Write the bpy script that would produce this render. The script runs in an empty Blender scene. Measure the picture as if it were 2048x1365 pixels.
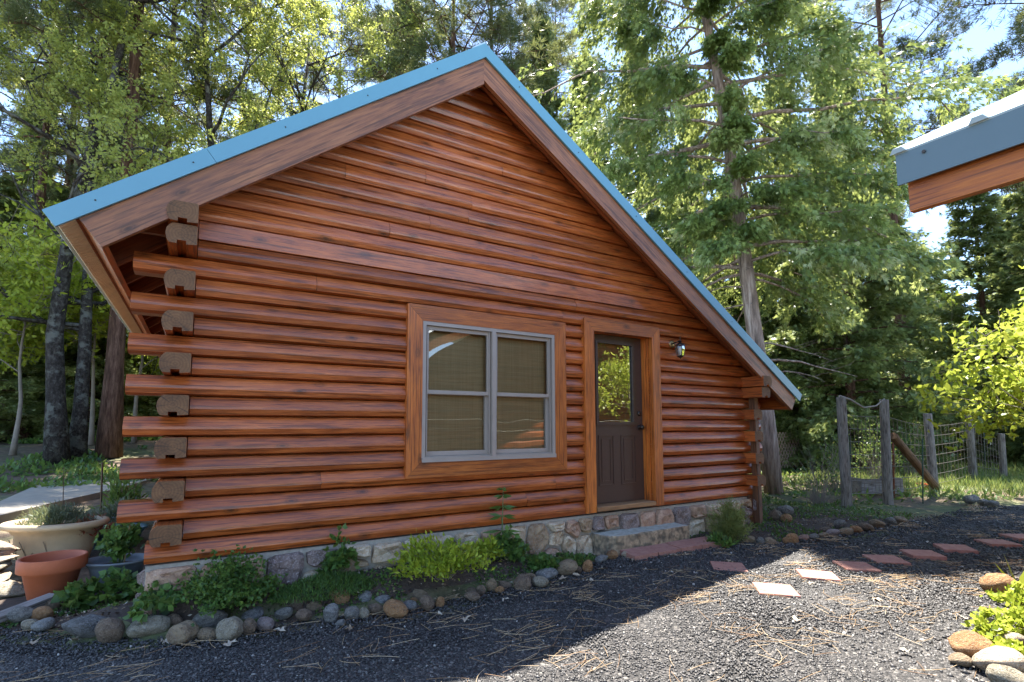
import bpy, bmesh, math, random
import numpy as np
from mathutils import Matrix, Vector
random.seed(7); rng = np.random.default_rng(7)
scn = bpy.context.scene; COL = scn.collection

# ------------------------------------------------------------------ camera, sky, sun, exposure
F, CX, CY = 1035.13, 1024.0, 760.9            # focal length and principal point for the 2048 px wide photo
YAW, PITCH, ROLL = 0.545341, 0.0890583, -0.002289
CAM = np.array([0.0, -4.6112, 0.9843])
_fw = np.array([math.sin(YAW)*math.cos(PITCH), math.cos(YAW)*math.cos(PITCH), math.sin(PITCH)])
_rt = np.array([math.cos(YAW), -math.sin(YAW), 0.0]); _up = np.cross(_rt, _fw)
RT = math.cos(ROLL)*_rt + math.sin(ROLL)*_up; UP = -math.sin(ROLL)*_rt + math.cos(ROLL)*_up; FW = _fw
cam_data = bpy.data.cameras.new('camera'); cam = bpy.data.objects.new('camera', cam_data); COL.objects.link(cam)
cam_data.sensor_width = 36.0; cam_data.lens = F/2048*36.0; cam_data.shift_y = (CY-682.5)/2048
cam_data.clip_start = 0.05; cam_data.clip_end = 800
cam.matrix_world = Matrix(((RT[0], UP[0], -FW[0], CAM[0]), (RT[1], UP[1], -FW[1], CAM[1]), (RT[2], UP[2], -FW[2], CAM[2]), (0, 0, 0, 1)))
scn.camera = cam

SUN = Vector((0.14, 0.318, 1.0)).normalized()   # towards the sun: behind the cabin, high
world = bpy.data.worlds.new('World'); scn.world = world; world.use_nodes = True
wn = world.node_tree; bg = wn.nodes['Background']
sky = wn.nodes.new('ShaderNodeTexSky'); sky.sky_type = 'NISHITA'; sky.sun_disc = False
sky.sun_elevation = math.asin(SUN.z); sky.sun_rotation = math.atan2(SUN.x, SUN.y)
sky.altitude = 900; sky.air_density = 0.9; sky.dust_density = 0.5; sky.ozone_density = 1.2
wn.links.new(sky.outputs[0], bg.inputs[0]); bg.inputs[1].default_value = 0.12
sl = bpy.data.lights.new('sun', 'SUN'); sl.energy = 5.0; sl.angle = math.radians(0.53); sl.color = (1.0, 0.955, 0.88)
so = bpy.data.objects.new('sun', sl); COL.objects.link(so); so.rotation_euler = SUN.to_track_quat('Z', 'Y').to_euler()
so.location = (0, 0, 40)
scn.view_settings.view_transform = 'Standard'; scn.view_settings.look = 'None'
scn.view_settings.exposure = 2.32; scn.view_settings.gamma = 1.0; scn.view_settings.use_curve_mapping = False
scn.cycles.max_bounces = 6; scn.cycles.diffuse_bounces = 4; scn.cycles.glossy_bounces = 3; scn.cycles.transmission_bounces = 4; scn.cycles.transparent_max_bounces = 8; scn.cycles.caustics_reflective = False; scn.cycles.caustics_refractive = False

# ------------------------------------------------------------------ helpers
def ray(px, py): return (px-CX)/F*RT - (py-CY)/F*UP + FW
def at(px, py, x=None, y=None, z=None, d=None):
    r = ray(px, py)
    if d is not None: t = d
    else:
        ax, v = (0, x) if x is not None else (1, y) if y is not None else (2, z)
        t = (v-CAM[ax])/r[ax]
    return CAM + t*r
def depth(p): return float(np.dot(np.asarray(p)-CAM, FW))
def sstep(a, b, x):
    t = np.clip((np.asarray(x, float)-a)/(b-a), 0, 1); return t*t*(3-2*t)

def mesh_np(name, V, Fs, mats=None, smooth=False, mi=None, attr=None):
    """V (n,3); Fs (m,k) equal-size faces or list of lists."""
    me = bpy.data.meshes.new(name)
    if isinstance(Fs, np.ndarray):
        m, k = Fs.shape
        me.vertices.add(len(V)); me.vertices.foreach_set('co', np.asarray(V, np.float32).ravel())
        me.loops.add(m*k); me.loops.foreach_set('vertex_index', Fs.astype(np.int32).ravel())
        me.polygons.add(m); me.polygons.foreach_set('loop_start', np.arange(0, m*k, k, dtype=np.int32))
        me.update(calc_edges=True)
    else:
        me.from_pydata([tuple(v) for v in V], [], Fs); me.update()
    if attr is not None:
        a = me.attributes.new('tone', 'FLOAT', 'FACE'); a.data.foreach_set('value', np.asarray(attr, np.float32))
    for mm in (mats or []): me.materials.append(mm)
    if mi is not None: me.polygons.foreach_set('material_index', np.asarray(mi, np.int32))
    if smooth: me.polygons.foreach_set('use_smooth', np.ones(len(me.polygons), bool))
    return me
def link(name, me, parent=None, loc=None, rot=None, scale=None):
    o = bpy.data.objects.new(name, me); COL.objects.link(o)
    if parent is not None: o.parent = parent
    if loc is not None: o.location = loc
    if rot is not None: o.rotation_euler = rot
    if scale is not None: o.scale = scale
    return o
def tag(o, label, cat, group=None):
    o['label'] = label; o['category'] = cat
    if group: o['group'] = group
    return o
def kind(o, k, label=None, cat=None):
    o['kind'] = k
    if label: o['label'] = label
    if cat: o['category'] = cat
    return o
def thing(name, label, cat, loc=(0, 0, 0), group=None, rotz=0):
    o = bpy.data.objects.new(name, None); COL.objects.link(o); o.location = loc; o.rotation_euler = (0, 0, rotz)
    o.empty_display_size = 0.2
    return tag(o, label, cat, group)
def copy_tree(o, parent=None):
    c = o.copy(); COL.objects.link(c)
    if parent is not None: c.parent = parent
    for ch in list(o.children): copy_tree(ch, c)
    return c

class MB:
    def __init__(s): s.v = []; s.f = []; s.m = []
    def add(s, V, Fs, m=0):
        b = len(s.v); s.v += [tuple(map(float, p)) for p in V]; s.f += [[i+b for i in f] for f in Fs]; s.m += [m]*len(Fs); return s
    def box(s, x0, x1, y0, y1, z0, z1, m=0, bev=0.0):
        if bev:
            b = bev; V = []
            for zz, ins in ((z0, b), (z0+b, 0), (z1-b, 0), (z1, b)):
                V += [(x0+ins+ (b if 0 else 0), y0+ins, zz), (x1-ins, y0+ins, zz), (x1-ins, y1-ins, zz), (x0+ins, y1-ins, zz)]
            Fs = [[3, 2, 1, 0], [12, 13, 14, 15]]
            for r in range(3):
                for i in range(4):
                    j = (i+1) % 4; Fs.append([r*4+i, r*4+j, r*4+4+j, r*4+4+i])
            return s.add(V, Fs, m)
        V = [(x0, y0, z0), (x1, y0, z0), (x1, y1, z0), (x0, y1, z0), (x0, y0, z1), (x1, y0, z1), (x1, y1, z1), (x0, y1, z1)]
        return s.add(V, [[3, 2, 1, 0], [4, 5, 6, 7], [0, 1, 5, 4], [1, 2, 6, 5], [2, 3, 7, 6], [3, 0, 4, 7]], m)
    def prism(s, poly, axis, a, b, m=0, mcap=None):
        """polygon in the two other axes (in xyz order) extruded along axis from a to b"""
        n = len(poly); V = []
        for t in (a, b):
            for u, w in poly:
                V.append((t, u, w) if axis == 0 else (u, t, w) if axis == 1 else (u, w, t))
        c = m if mcap is None else mcap
        s.add(V, [[i, (i+1) % n, n+(i+1) % n, n+i] for i in range(n)], m)
        base = len(s.v)-2*n
        s.f += [[base+i for i in range(n)][::-1], [base+n+i for i in range(n)]]; s.m += [c, c]
        return s
    def tube(s, path, rad, n=8, m=0, cap=True, jit=0.0):
        P = np.asarray(path, float); k = len(P); rad = np.broadcast_to(rad, (k,)); V = []
        T = np.gradient(P, axis=0); T /= np.linalg.norm(T, axis=1)[:, None]+1e-9
        ref = np.array([0, 0, 1.0]) if abs(T[0][2]) < 0.9 else np.array([1.0, 0, 0])
        u = np.cross(T[0], ref); u /= np.linalg.norm(u)
        for i in range(k):
            u = u-np.dot(u, T[i])*T[i]; u /= np.linalg.norm(u)+1e-9; w = np.cross(T[i], u)
            for j in range(n):
                a = 2*math.pi*j/n; r = rad[i]*(1+(random.uniform(-jit, jit) if jit else 0))
                V.append(P[i]+r*(math.cos(a)*u+math.sin(a)*w))
        Fs = [[i*n+j, i*n+(j+1) % n, (i+1)*n+(j+1) % n, (i+1)*n+j] for i in range(k-1) for j in range(n)]
        if cap: Fs += [list(range(n))[::-1], [(k-1)*n+j for j in range(n)]]
        return s.add(V, Fs, m)
    def lathe(s, prof, c=(0, 0, 0), n=28, sx=1.0, sy=1.0, m=0):
        V = []; k = len(prof)
        for r, z in prof:
            for j in range(n):
                a = 2*math.pi*j/n; V.append((c[0]+r*sx*math.cos(a), c[1]+r*sy*math.sin(a), c[2]+z))
        Fs = [[i*n+j, i*n+(j+1) % n, (i+1)*n+(j+1) % n, (i+1)*n+j] for i in range(k-1) for j in range(n)]
        Fs += [list(range(n))[::-1], [(k-1)*n+j for j in range(n)]]
        return s.add(V, Fs, m)
    def build(s, name, mats, parent=None, org=(0, 0, 0), smooth=False, loc=None, rot=None, flip=False):
        o3 = np.asarray(org, float)
        me = mesh_np(name, [np.asarray(v)-o3 for v in s.v], s.f, mats if isinstance(mats, (list, tuple)) else [mats], smooth, s.m)
        if loc is None:
            loc = o3.copy(); p = parent
            while p is not None: loc = loc-np.array(p.location); p = p.parent
        return link(name, me, parent, loc, rot)

# ------------------------------------------------------------------ materials
def newmat(name):
    m = bpy.data.materials.new(name); m.use_nodes = True; nt = m.node_tree
    return m, nt, nt.nodes['Principled BSDF']
def nd(nt, t, **kw):
    n = nt.nodes.new('ShaderNode'+t)
    for k, v in kw.items():
        if k.startswith('i_'):
            kk = k[2:]; n.inputs[int(kk) if kk.isdigit() else kk.replace('_', ' ')].default_value = v
        else: setattr(n, k, v)
    return n
def ramp(nt, stops, fac=None):
    r = nt.nodes.new('ShaderNodeValToRGB'); e = r.color_ramp.elements
    while len(e) > 1: e.remove(e[-1])
    e[0].position = stops[0][0]; e[0].color = (*stops[0][1], 1) if len(stops[0][1]) == 3 else stops[0][1]
    for p, c in stops[1:]:
        q = e.new(p); q.color = (*c, 1)
    if fac is not None: nt.links.new(fac, r.inputs[0])
    return r
def g3(v): return (v, v, v)
def mixc(nt, a, b, fac, blend='MIX'):
    n = nt.nodes.new('ShaderNodeMix'); n.data_type = 'RGBA'; n.blend_type = blend
    for sock, v in ((n.inputs[6], a), (n.inputs[7], b), (n.inputs[0], fac)):
        if hasattr(v, 'links'): nt.links.new(v, sock)
        elif isinstance(v, (int, float)): sock.default_value = v
        else: sock.default_value = (*v, 1)
    return n.outputs[2]
def objcoord(nt, scale, rand=True):
    tc = nd(nt, 'TexCoord'); mp = nd(nt, 'Mapping'); mp.inputs['Scale'].default_value = scale
    if rand:
        oi = nd(nt, 'ObjectInfo'); mul = nd(nt, 'VectorMath', operation='SCALE'); mul.inputs[3].default_value = 1.0
        cb = nd(nt, 'CombineXYZ'); mm = nd(nt, 'Math', operation='MULTIPLY', i_1=53.0)
        nt.links.new(oi.outputs['Random'], mm.inputs[0])
        for i in range(3): nt.links.new(mm.outputs[0], cb.inputs[i])
        ad = nd(nt, 'VectorMath', operation='ADD'); nt.links.new(tc.outputs['Object'], ad.inputs[0]); nt.links.new(cb.outputs[0], ad.inputs[1])
        nt.links.new(ad.outputs[0], mp.inputs[0])
    else: nt.links.new(tc.outputs['Object'], mp.inputs[0])
    return mp.outputs[0]
def bump(nt, bs, h, strength=0.3, dist=0.01):
    b = nd(nt, 'Bump'); b.inputs['Strength'].default_value = strength; b.inputs['Distance'].default_value = dist
    nt.links.new(h, b.inputs['Height']); nt.links.new(b.outputs[0], bs.inputs['Normal']); return b
def noise(nt, vec, scale=1.0, detail=4.0, rough=0.55):
    n = nd(nt, 'TexNoise'); n.inputs['Scale'].default_value = scale; n.inputs['Detail'].default_value = detail; n.inputs['Roughness'].default_value = rough
    if vec is not None: nt.links.new(vec, n.inputs['Vector'])
    return n.outputs[0]

def wood(name, axis, light, mid, dark, rough=0.34, knots=True, worn=0.25, spec=0.5, coat=0.0):
    m, nt, bs = newmat(name)
    s = [22.0, 22.0, 22.0]; s[axis] = 1.5
    v = objcoord(nt, s); grain = noise(nt, v, 3.0, 6, 0.65)
    s2 = [5.0]*3; s2[axis] = 1.3
    v2 = objcoord(nt, s2); blot = noise(nt, v2, 1.1, 4, 0.6)
    c1 = ramp(nt, [(0.36, dark), (0.5, mid), (0.66, light)], grain).outputs[0]
    c2 = ramp(nt, [(0.38, dark), (0.52, mid), (0.68, light)], blot).outputs[0]
    col = mixc(nt, c1, c2, 0.38)
    oi = nd(nt, 'ObjectInfo'); hv = nd(nt, 'HueSaturation')
    mr = nd(nt, 'MapRange', i_3=0.84, i_4=1.16); nt.links.new(oi.outputs['Random'], mr.inputs[0]); nt.links.new(mr.outputs[0], hv.inputs['Value'])
    nt.links.new(col, hv.inputs['Color']); col = hv.outputs[0]
    # thin dark checks along the grain
    s3 = [62.0]*3; s3[axis] = 1.9
    chk = ramp(nt, [(0.0, g3(1)), (0.40, g3(1)), (0.44, g3(0)), (1, g3(0))], noise(nt, objcoord(nt, s3), 1.0, 3, 0.5)).outputs[0]
    col = mixc(nt, col, tuple(c*0.4 for c in dark), nd_scale(nt, chk, 0.6))
    # grey-black weathering
    s4 = [6.0]*3; s4[axis] = 1.5
    wr = ramp(nt, [(0.58, g3(0)), (0.74, g3(1))], noise(nt, objcoord(nt, s4), 1.6, 5, 0.7)).outputs[0]
    col = mixc(nt, col, (0.06, 0.034, 0.022), nd_scale(nt, wr, worn))
    h = grain
    if knots:
        s5 = [6.5]*3; s5[axis] = 2.9
        vo = nd(nt, 'TexVoronoi'); vo.inputs['Scale'].default_value = 1.0; vo.inputs['Randomness'].default_value = 1.0; nt.links.new(objcoord(nt, s5), vo.inputs['Vector'])
        kn = ramp(nt, [(0.0, g3(0.9)), (0.07, g3(0.65)), (0.10, g3(0.3)), (0.13, g3(0.5)), (0.17, g3(0.18)), (0.24, g3(0))], vo.outputs['Distance']).outputs[0]
        col = mixc(nt, col, (0.03, 0.014, 0.008), kn)
    nt.links.new(col, bs.inputs['Base Color'])
    rr = ramp(nt, [(0.3, g3(rough-0.07)), (0.75, g3(rough+0.16))], grain).outputs[0]
    nt.links.new(rr, bs.inputs['Roughness']); bs.inputs['Specular IOR Level'].default_value = spec
    bs.inputs['Coat Weight'].default_value = coat; bs.inputs['Coat Roughness'].default_value = 0.22
    bump(nt, bs, h, 0.5, 0.006)
    return m
def nd_scale(nt, c, k):
    n = nd(nt, 'Math', operation='MULTIPLY', i_1=k); nt.links.new(c, n.inputs[0]); return n.outputs[0]

def endgrain(name, light, dark):
    m, nt, bs = newmat(name)
    v = objcoord(nt, (1, 1, 1), rand=False)
    w = nd(nt, 'TexWave', wave_type='RINGS', rings_direction='Y'); w.inputs['Scale'].default_value = 16; w.inputs['Distortion'].default_value = 3.0
    w.inputs['Detail'].default_value = 3; w.inputs['Detail Scale'].default_value = 1.5; nt.links.new(v, w.inputs['Vector'])
    n1 = noise(nt, objcoord(nt, (9, 9, 9)), 1.0, 5, 0.65)
    c = ramp(nt, [(0.2, dark), (0.75, light)], n1).outputs[0]
    c = mixc(nt, c, tuple(x*0.55 for x in dark), nd_scale(nt, w.outputs['Fac'], 0.35))
    # radial drying checks
    sp = nd(nt, 'SeparateXYZ'); nt.links.new(v, sp.inputs[0])
    an = nd(nt, 'Math', operation='ARCTAN2'); nt.links.new(sp.outputs[2], an.inputs[0]); nt.links.new(sp.outputs[0], an.inputs[1])
    nn = noise(nt, None, 1.0, 2, 0.5).node; nn.noise_dimensions = '1D'; nn.inputs['Scale'].default_value = 2.3
    ad = nd(nt, 'Math', operation='ADD'); oi = nd(nt, 'ObjectInfo'); mm = nd(nt, 'Math', operation='MULTIPLY', i_1=31.0)
    nt.links.new(oi.outputs['Random'], mm.inputs[0]); nt.links.new(an.outputs[0], ad.inputs[0]); nt.links.new(mm.outputs[0], ad.inputs[1])
    nt.links.new(ad.outputs[0], nn.inputs['W'])
    ck = ramp(nt, [(0.0, g3(0)), (0.485, g3(0)), (0.5, g3(1)), (0.515, g3(0)), (1, g3(0))], nn.outputs[0]).outputs[0]
    c = mixc(nt, c, (0.02, 0.014, 0.01), nd_scale(nt, ck, 0.8))
    nt.links.new(c, bs.inputs['Base Color']); bs.inputs['Roughness'].default_value = 0.75
    bump(nt, bs, n1, 0.4, 0.004); return m

def simple(name, col, rough=0.5, var=0.25, scale=12.0, bumpd=0.0, spec=0.5, metal=0.0, col2=None, scale2=None):
    m, nt, bs = newmat(name)
    n1 = noise(nt, objcoord(nt, (1, 1, 1)), scale, 6, 0.62)
    lo = tuple(c*(1-var) for c in col); hi = tuple(min(1, c*(1+var)) for c in col)
    c = ramp(nt, [(0.25, lo), (0.75, hi)], n1).outputs[0]
    if col2 is not None:
        n2 = noise(nt, objcoord(nt, (1, 1, 1)), scale2 or scale*0.25, 4, 0.6)
        f = ramp(nt, [(0.42, g3(0)), (0.62, g3(1))], n2).outputs[0]; c = mixc(nt, c, col2, f)
    nt.links.new(c, bs.inputs['Base Color']); bs.inputs['Roughness'].default_value = rough; bs.inputs['Metallic'].default_value = metal
    bs.inputs['Specular IOR Level'].default_value = spec
    if bumpd: bump(nt, bs, n1, 0.6, bumpd)
    return m
def rockmat(name, a, b, speck, sc=18.0, nk=1.0, bd=0.12):
    m, nt, bs = newmat(name); v = objcoord(nt, (1, 1, 1))
    n1 = noise(nt, v, sc*nk*0.09, 5, 0.65); n2 = noise(nt, v, sc*nk*.8, 3, 0.6); n3 = noise(nt, v, sc*nk*0.22, 5, 0.72)
    c = ramp(nt, [(0.38, a), (0.6, b)], n1).outputs[0]
    c = mixc(nt, c, speck, nd_scale(nt, ramp(nt, [(0.53, g3(0)), (0.6, g3(1))], n2).outputs[0], 0.7))
    c = mixc(nt, c, tuple(x*0.3 for x in a), nd_scale(nt, ramp(nt, [(0.53, g3(0)), (0.66, g3(1))], n3).outputs[0], 0.65))
    nt.links.new(c, bs.inputs['Base Color']); bs.inputs['Roughness'].default_value = 0.78; bs.inputs['Specular IOR Level'].default_value = 0.35
    bump(nt, bs, n3, 0.75, bd); return m
def leafmat(name, stops, trans=0.45, rough=0.42, spec=0.35):
    """leaf tone per face, backlight through the blade"""
    m, nt, bs = newmat(name)
    at_ = nd(nt, 'Attribute', attribute_name='tone')
    c = ramp(nt, stops, at_.outputs['Fac']).outputs[0]
    nt.links.new(c, bs.inputs['Base Color']); bs.inputs['Roughness'].default_value = rough; bs.inputs['Specular IOR Level'].default_value = spec
    tr = nd(nt, 'BsdfTranslucent'); tcol = mixc(nt, c, (1.0, 0.95, 0.25), 0.18)
    nt.links.new(tcol, tr.inputs[0]); mx = nd(nt, 'MixShader', i_0=trans)
    nt.links.new(bs.outputs[0], mx.inputs[1]); nt.links.new(tr.outputs[0], mx.inputs[2])
    nt.links.new(mx.outputs[0], nt.nodes['Material Output'].inputs[0]); return m
def tonemat(name, stops, rough=0.8, spec=0.4, fine=0.0):
    m, nt, bs = newmat(name); a = nd(nt, 'Attribute', attribute_name='tone')
    c = ramp(nt, stops, a.outputs['Fac']).outputs[0]
    nt.links.new(c, bs.inputs['Base Color']); bs.inputs['Roughness'].default_value = rough; bs.inputs['Specular IOR Level'].default_value = spec
    return m
def bark(name, a, b, patch=None, zs=3.0):
    m, nt, bs = newmat(name)
    v = objcoord(nt, (14, 14, zs)); n1 = noise(nt, v, 1.0, 6, 0.7)
    c = ramp(nt, [(0.34, tuple(x*0.35 for x in a)), (0.5, a), (0.7, b)], n1).outputs[0]
    if patch is not None:
        n2 = noise(nt, objcoord(nt, (2.2, 2.2, 2.8)), 1.0, 5, 0.7)
        c = mixc(nt, c, patch, ramp(nt, [(0.52, g3(0)), (0.6, g3(1))], n2).outputs[0])
    nt.links.new(c, bs.inputs['Base Color']); bs.inputs['Roughness'].default_value = 0.9; bs.inputs['Specular IOR Level'].default_value = 0.2
    bump(nt, bs, n1, 0.9, 0.05); return m
def glassmat(name, k=1.0, wob=0.02, tint=(0.9, 0.92, 0.9), base=0.04):
    m, nt, bs = newmat(name); nt.nodes.remove(bs)
    tr = nd(nt, 'BsdfTransparent'); tr.inputs[0].default_value = (*tint, 1); gl = nd(nt, 'BsdfGlossy'); gl.inputs['Roughness'].default_value = 0.0
    fr = nd(nt, 'Fresnel'); fr.inputs[0].default_value = 1.52
    ml = nd(nt, 'Math', operation='MULTIPLY_ADD', i_1=1.7*k, i_2=base); nt.links.new(fr.outputs[0], ml.inputs[0])
    b = nd(nt, 'Bump', i_Strength=1.0, i_Distance=wob); nt.links.new(noise(nt, objcoord(nt, (1, 1, 1)), 1.6, 1, 0.4), b.inputs['Height'])
    nt.links.new(b.outputs[0], gl.inputs['Normal'])
    mx = nd(nt, 'MixShader'); nt.links.new(ml.outputs[0], mx.inputs[0]); nt.links.new(tr.outputs[0], mx.inputs[1]); nt.links.new(gl.outputs[0], mx.inputs[2])
    nt.links.new(mx.outputs[0], nt.nodes['Material Output'].inputs[0]); return m

LT, MD, DK = (0.53, 0.152, 0.034), (0.365, 0.088, 0.018), (0.18, 0.042, 0.012)
W_LOG = wood('stained_log', 0, LT, MD, DK, worn=.12, coat=.22)
W_LOGY = wood('stained_side_log', 1, LT, MD, DK)
W_SIDE = wood('stained_siding', 0, (0.57, 0.17, 0.043), (0.41, 0.104, 0.024), (0.22, 0.052, 0.015), rough=0.30, worn=0.08, coat=.4)
W_BRD = wood('stained_board', 0, (0.40, 0.165, 0.068), (0.275, 0.10, 0.040), (0.14, 0.052, 0.024), rough=0.5, worn=0.4, coat=.1)
W_ORG = wood('orange_eave_wood', 1, (0.62, 0.20, 0.035), (0.46, 0.125, 0.02), (0.26, 0.065, 0.016), rough=0.5, worn=0.1)
W_CASX = wood('stained_casing', 0, (0.56, 0.17, 0.028), (0.42, 0.11, 0.018), (0.22, 0.055, 0.014), rough=0.42, worn=0.1)
W_CASZ = wood('stained_casing_upright', 2, (0.56, 0.17, 0.028), (0.42, 0.11, 0.018), (0.22, 0.055, 0.014), rough=0.42, worn=0.1)
W_RAFT = wood('rafter_wood', 0, (0.36, 0.10, 0.03), (0.25, 0.065, 0.018), (0.12, 0.03, 0.01), rough=0.5, knots=False, worn=0.15)
W_POSTZ = wood('brown_post', 2, (0.20, 0.085, 0.035), (0.13, 0.052, 0.022), (0.06, 0.026, 0.012), rough=0.6, worn=0.35)
W_SILL = wood('threshold_wood', 0, (0.36, 0.20, 0.09), (0.26, 0.13, 0.055), (0.14, 0.07, 0.03), rough=0.6, worn=0.2)
W_GREY = wood('weathered_grey_wood', 2, (0.30, 0.27, 0.23), (0.20, 0.175, 0.15), (0.09, 0.075, 0.06), rough=0.85, worn=0.3, spec=0.2)
W_GREYX = wood('weathered_grey_plank', 0, (0.36, 0.33, 0.30), (0.26, 0.235, 0.21), (0.12, 0.10, 0.09), rough=0.85, worn=0.2, spec=0.2)
W_BRACE = wood('weathered_brace', 0, (0.30, 0.18, 0.10), (0.2, 0.115, 0.06), (0.09, 0.05, 0.03), rough=0.85, worn=0.3, spec=0.2)
M_END = endgrain('log_end_grain', (0.24, 0.115, 0.046), (0.095, 0.042, 0.017))
M_BLUE = simple('blue_painted_steel', (0.13, 0.31, 0.40), 0.38, 0.06, 2.0)
M_BLUEG = simple('grey_blue_steel', (0.115, 0.165, 0.18), 0.42, 0.06, 2.0)
M_ROOF = simple('roof_steel', (0.42, 0.52, 0.56), 0.35, 0.05, 3.0)
M_CREAM = simple('panel_underside', (0.82, 0.75, 0.58), 0.55, 0.12, 5.0)
M_TAUPE = simple('taupe_window_frame', (0.33, 0.275, 0.235), 0.45, 0.08, 6.0)
M_DOOR = simple('dark_brown_door_paint', (0.060, 0.034, 0.026), 0.42, 0.10, 30.0, bumpd=0.0006)
M_SHADE = None
M_GLASS = glassmat('window_glass', 1.6, 0.005, base=.07, tint=(.96, .97, .95)); M_GLASS2 = glassmat('door_glass', 2.0, 0.003, base=.28)
M_MORTAR = simple('grey_mortar', (0.31, 0.28, 0.235), 0.9, 0.3, 25.0, bumpd=0.01)
M_CONC = simple('aggregate_concrete', (0.42, 0.41, 0.35), 0.85, 0.4, 70.0, bumpd=0.006, col2=(0.30, 0.30, 0.25))
M_CONCF = simple('rough_step_face', (0.40, 0.30, 0.19), 0.9, 0.6, 60.0, bumpd=0.02, col2=(0.12, 0.10, 0.07))
M_PATH = simple('pale_concrete', (0.31, 0.275, 0.22), 0.88, 0.15, 8.0, bumpd=0.004)
M_PAVER = simple('red_paver', (0.34, 0.155, 0.115), 0.85, 0.22, 60.0, bumpd=0.003, col2=(0.40, 0.20, 0.15))
M_BRASS = simple('aged_brass', (0.30, 0.20, 0.09), 0.35, 0.3, 20.0, metal=0.9)
M_BRONZE = simple('dark_bronze', (0.07, 0.055, 0.045), 0.38, 0.25, 20.0, metal=0.8)
M_LAMPG = glassmat('lantern_glass', 1.2, 0.01); M_BULB = simple('frosted_bulb', (0.75, 0.72, 0.62), 0.4, 0.05)
M_TERRA = simple('terracotta', (0.46, 0.125, 0.048), 0.75, 0.18, 9.0, col2=(0.38, 0.11, 0.06))
M_CPOT = simple('cream_resin_pot', (0.42, 0.315, 0.19), 0.6, 0.12, 7.0); M_RELIEF = simple('pot_relief', (0.25, 0.19, 0.12), 0.7, 0.3, 20.0)
M_GPOT = simple('grey_plastic_pot', (0.13, 0.15, 0.17), 0.45, 0.1); M_TEAL = simple('dark_teal_pot', (0.03, 0.10, 0.12), 0.4, 0.1)
M_SOIL = simple('dark_soil', (0.055, 0.037, 0.026), 0.95, 0.5, 40.0, bumpd=0.02)
M_WIRE = simple('fence_wire', (0.20, 0.17, 0.14), 0.5, 0.2, metal=0.6); M_TPOST = simple('green_stake_paint', (0.015, 0.05, 0.035), 0.5, 0.1)
M_RUST = simple('rust', (0.16, 0.05, 0.02), 0.85, 0.3); M_ORANGE = simple('orange_plastic', (0.55, 0.09, 0.03), 0.5, 0.1)
M_LATT = simple('lattice_paint', (0.38, 0.26, 0.21), 0.8, 0.15)
ROCKS = {
 'grey': rockmat('grey_rock', (0.125, 0.12, 0.105), (0.26, 0.24, 0.205), (0.40, 0.38, 0.35)),
 'blue-grey': rockmat('blue_grey_rock', (0.135, 0.13, 0.12), (0.28, 0.272, 0.255), (0.44, 0.43, 0.40)),
 'dark grey': rockmat('dark_grey_rock', (0.085, 0.08, 0.072), (0.18, 0.172, 0.158), (0.27, 0.27, 0.27)),
 'tan': rockmat('tan_rock', (0.25, 0.17, 0.10), (0.37, 0.27, 0.16), (0.30, 0.27, 0.22)),
 'brown': rockmat('brown_rock', (0.14, 0.095, 0.065), (0.24, 0.165, 0.11), (0.32, 0.27, 0.20)),
 'orange-brown': rockmat('orange_rock', (0.31, 0.145, 0.055), (0.44, 0.24, 0.105), (0.38, 0.30, 0.20)),
 'pinkish grey': rockmat('pink_rock', (0.24, 0.18, 0.165), (0.34, 0.27, 0.25), (0.42, 0.38, 0.36)),
 'beige': rockmat('beige_rock', (0.23, 0.19, 0.125), (0.36, 0.31, 0.22), (0.46, 0.43, 0.37)),
 'cream': rockmat('cream_rock', (0.40, 0.32, 0.23), (0.55, 0.46, 0.35), (0.5, 0.33, 0.2)),
 'purple': rockmat('purple_rock', (0.105, 0.075, 0.07), (0.20, 0.145, 0.135), (0.36, 0.30, 0.28)),
 'rose': rockmat('rose_rock', (0.33, 0.20, 0.15), (0.47, 0.31, 0.235), (0.35, 0.2, 0.15)),
}
STONE = {k: None for k in ROCKS}
for k_, (a_, b_, c_) in dict(cream=((0.38, 0.28, 0.18), (0.62, 0.52, 0.38), (0.5, 0.30, 0.17)), rose=((0.33, 0.19, 0.12), (0.52, 0.35, 0.24), (0.33, 0.2, 0.14)), purple=((0.12, 0.085, 0.072), (0.25, 0.185, 0.16), (0.36, 0.30, 0.28)), tan=((0.24, 0.15, 0.085), (0.40, 0.28, 0.165), (0.3, .27, .22)), grey=((0.12, 0.115, 0.105), (0.27, 0.25, 0.22), (.4, .38, .35))).items(): STONE[k_] = rockmat('base_stone_'+k_, a_, b_, c_, 18, 5.0, 0.02)
B_PINE = bark('red_brown_bark', (0.12, 0.065, 0.045), (0.24, 0.15, 0.11), zs=2.0)
B_CEDAR = bark('grey_cedar_bark', (0.30, 0.215, 0.175), (0.54, 0.44, 0.38), zs=1.6)
B_OAK = bark('lichen_oak_bark', (0.04, 0.034, 0.03), (0.11, 0.10, 0.088), patch=(0.13, 0.133, 0.118), zs=9.0)
B_DARK = bark('dark_bark', (0.055, 0.048, 0.042), (0.14, 0.125, 0.11), zs=2.5)
M_TWIG = simple('grey_twig', (0.22, 0.185, 0.15), 0.85, 0.25, 10.0)

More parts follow.
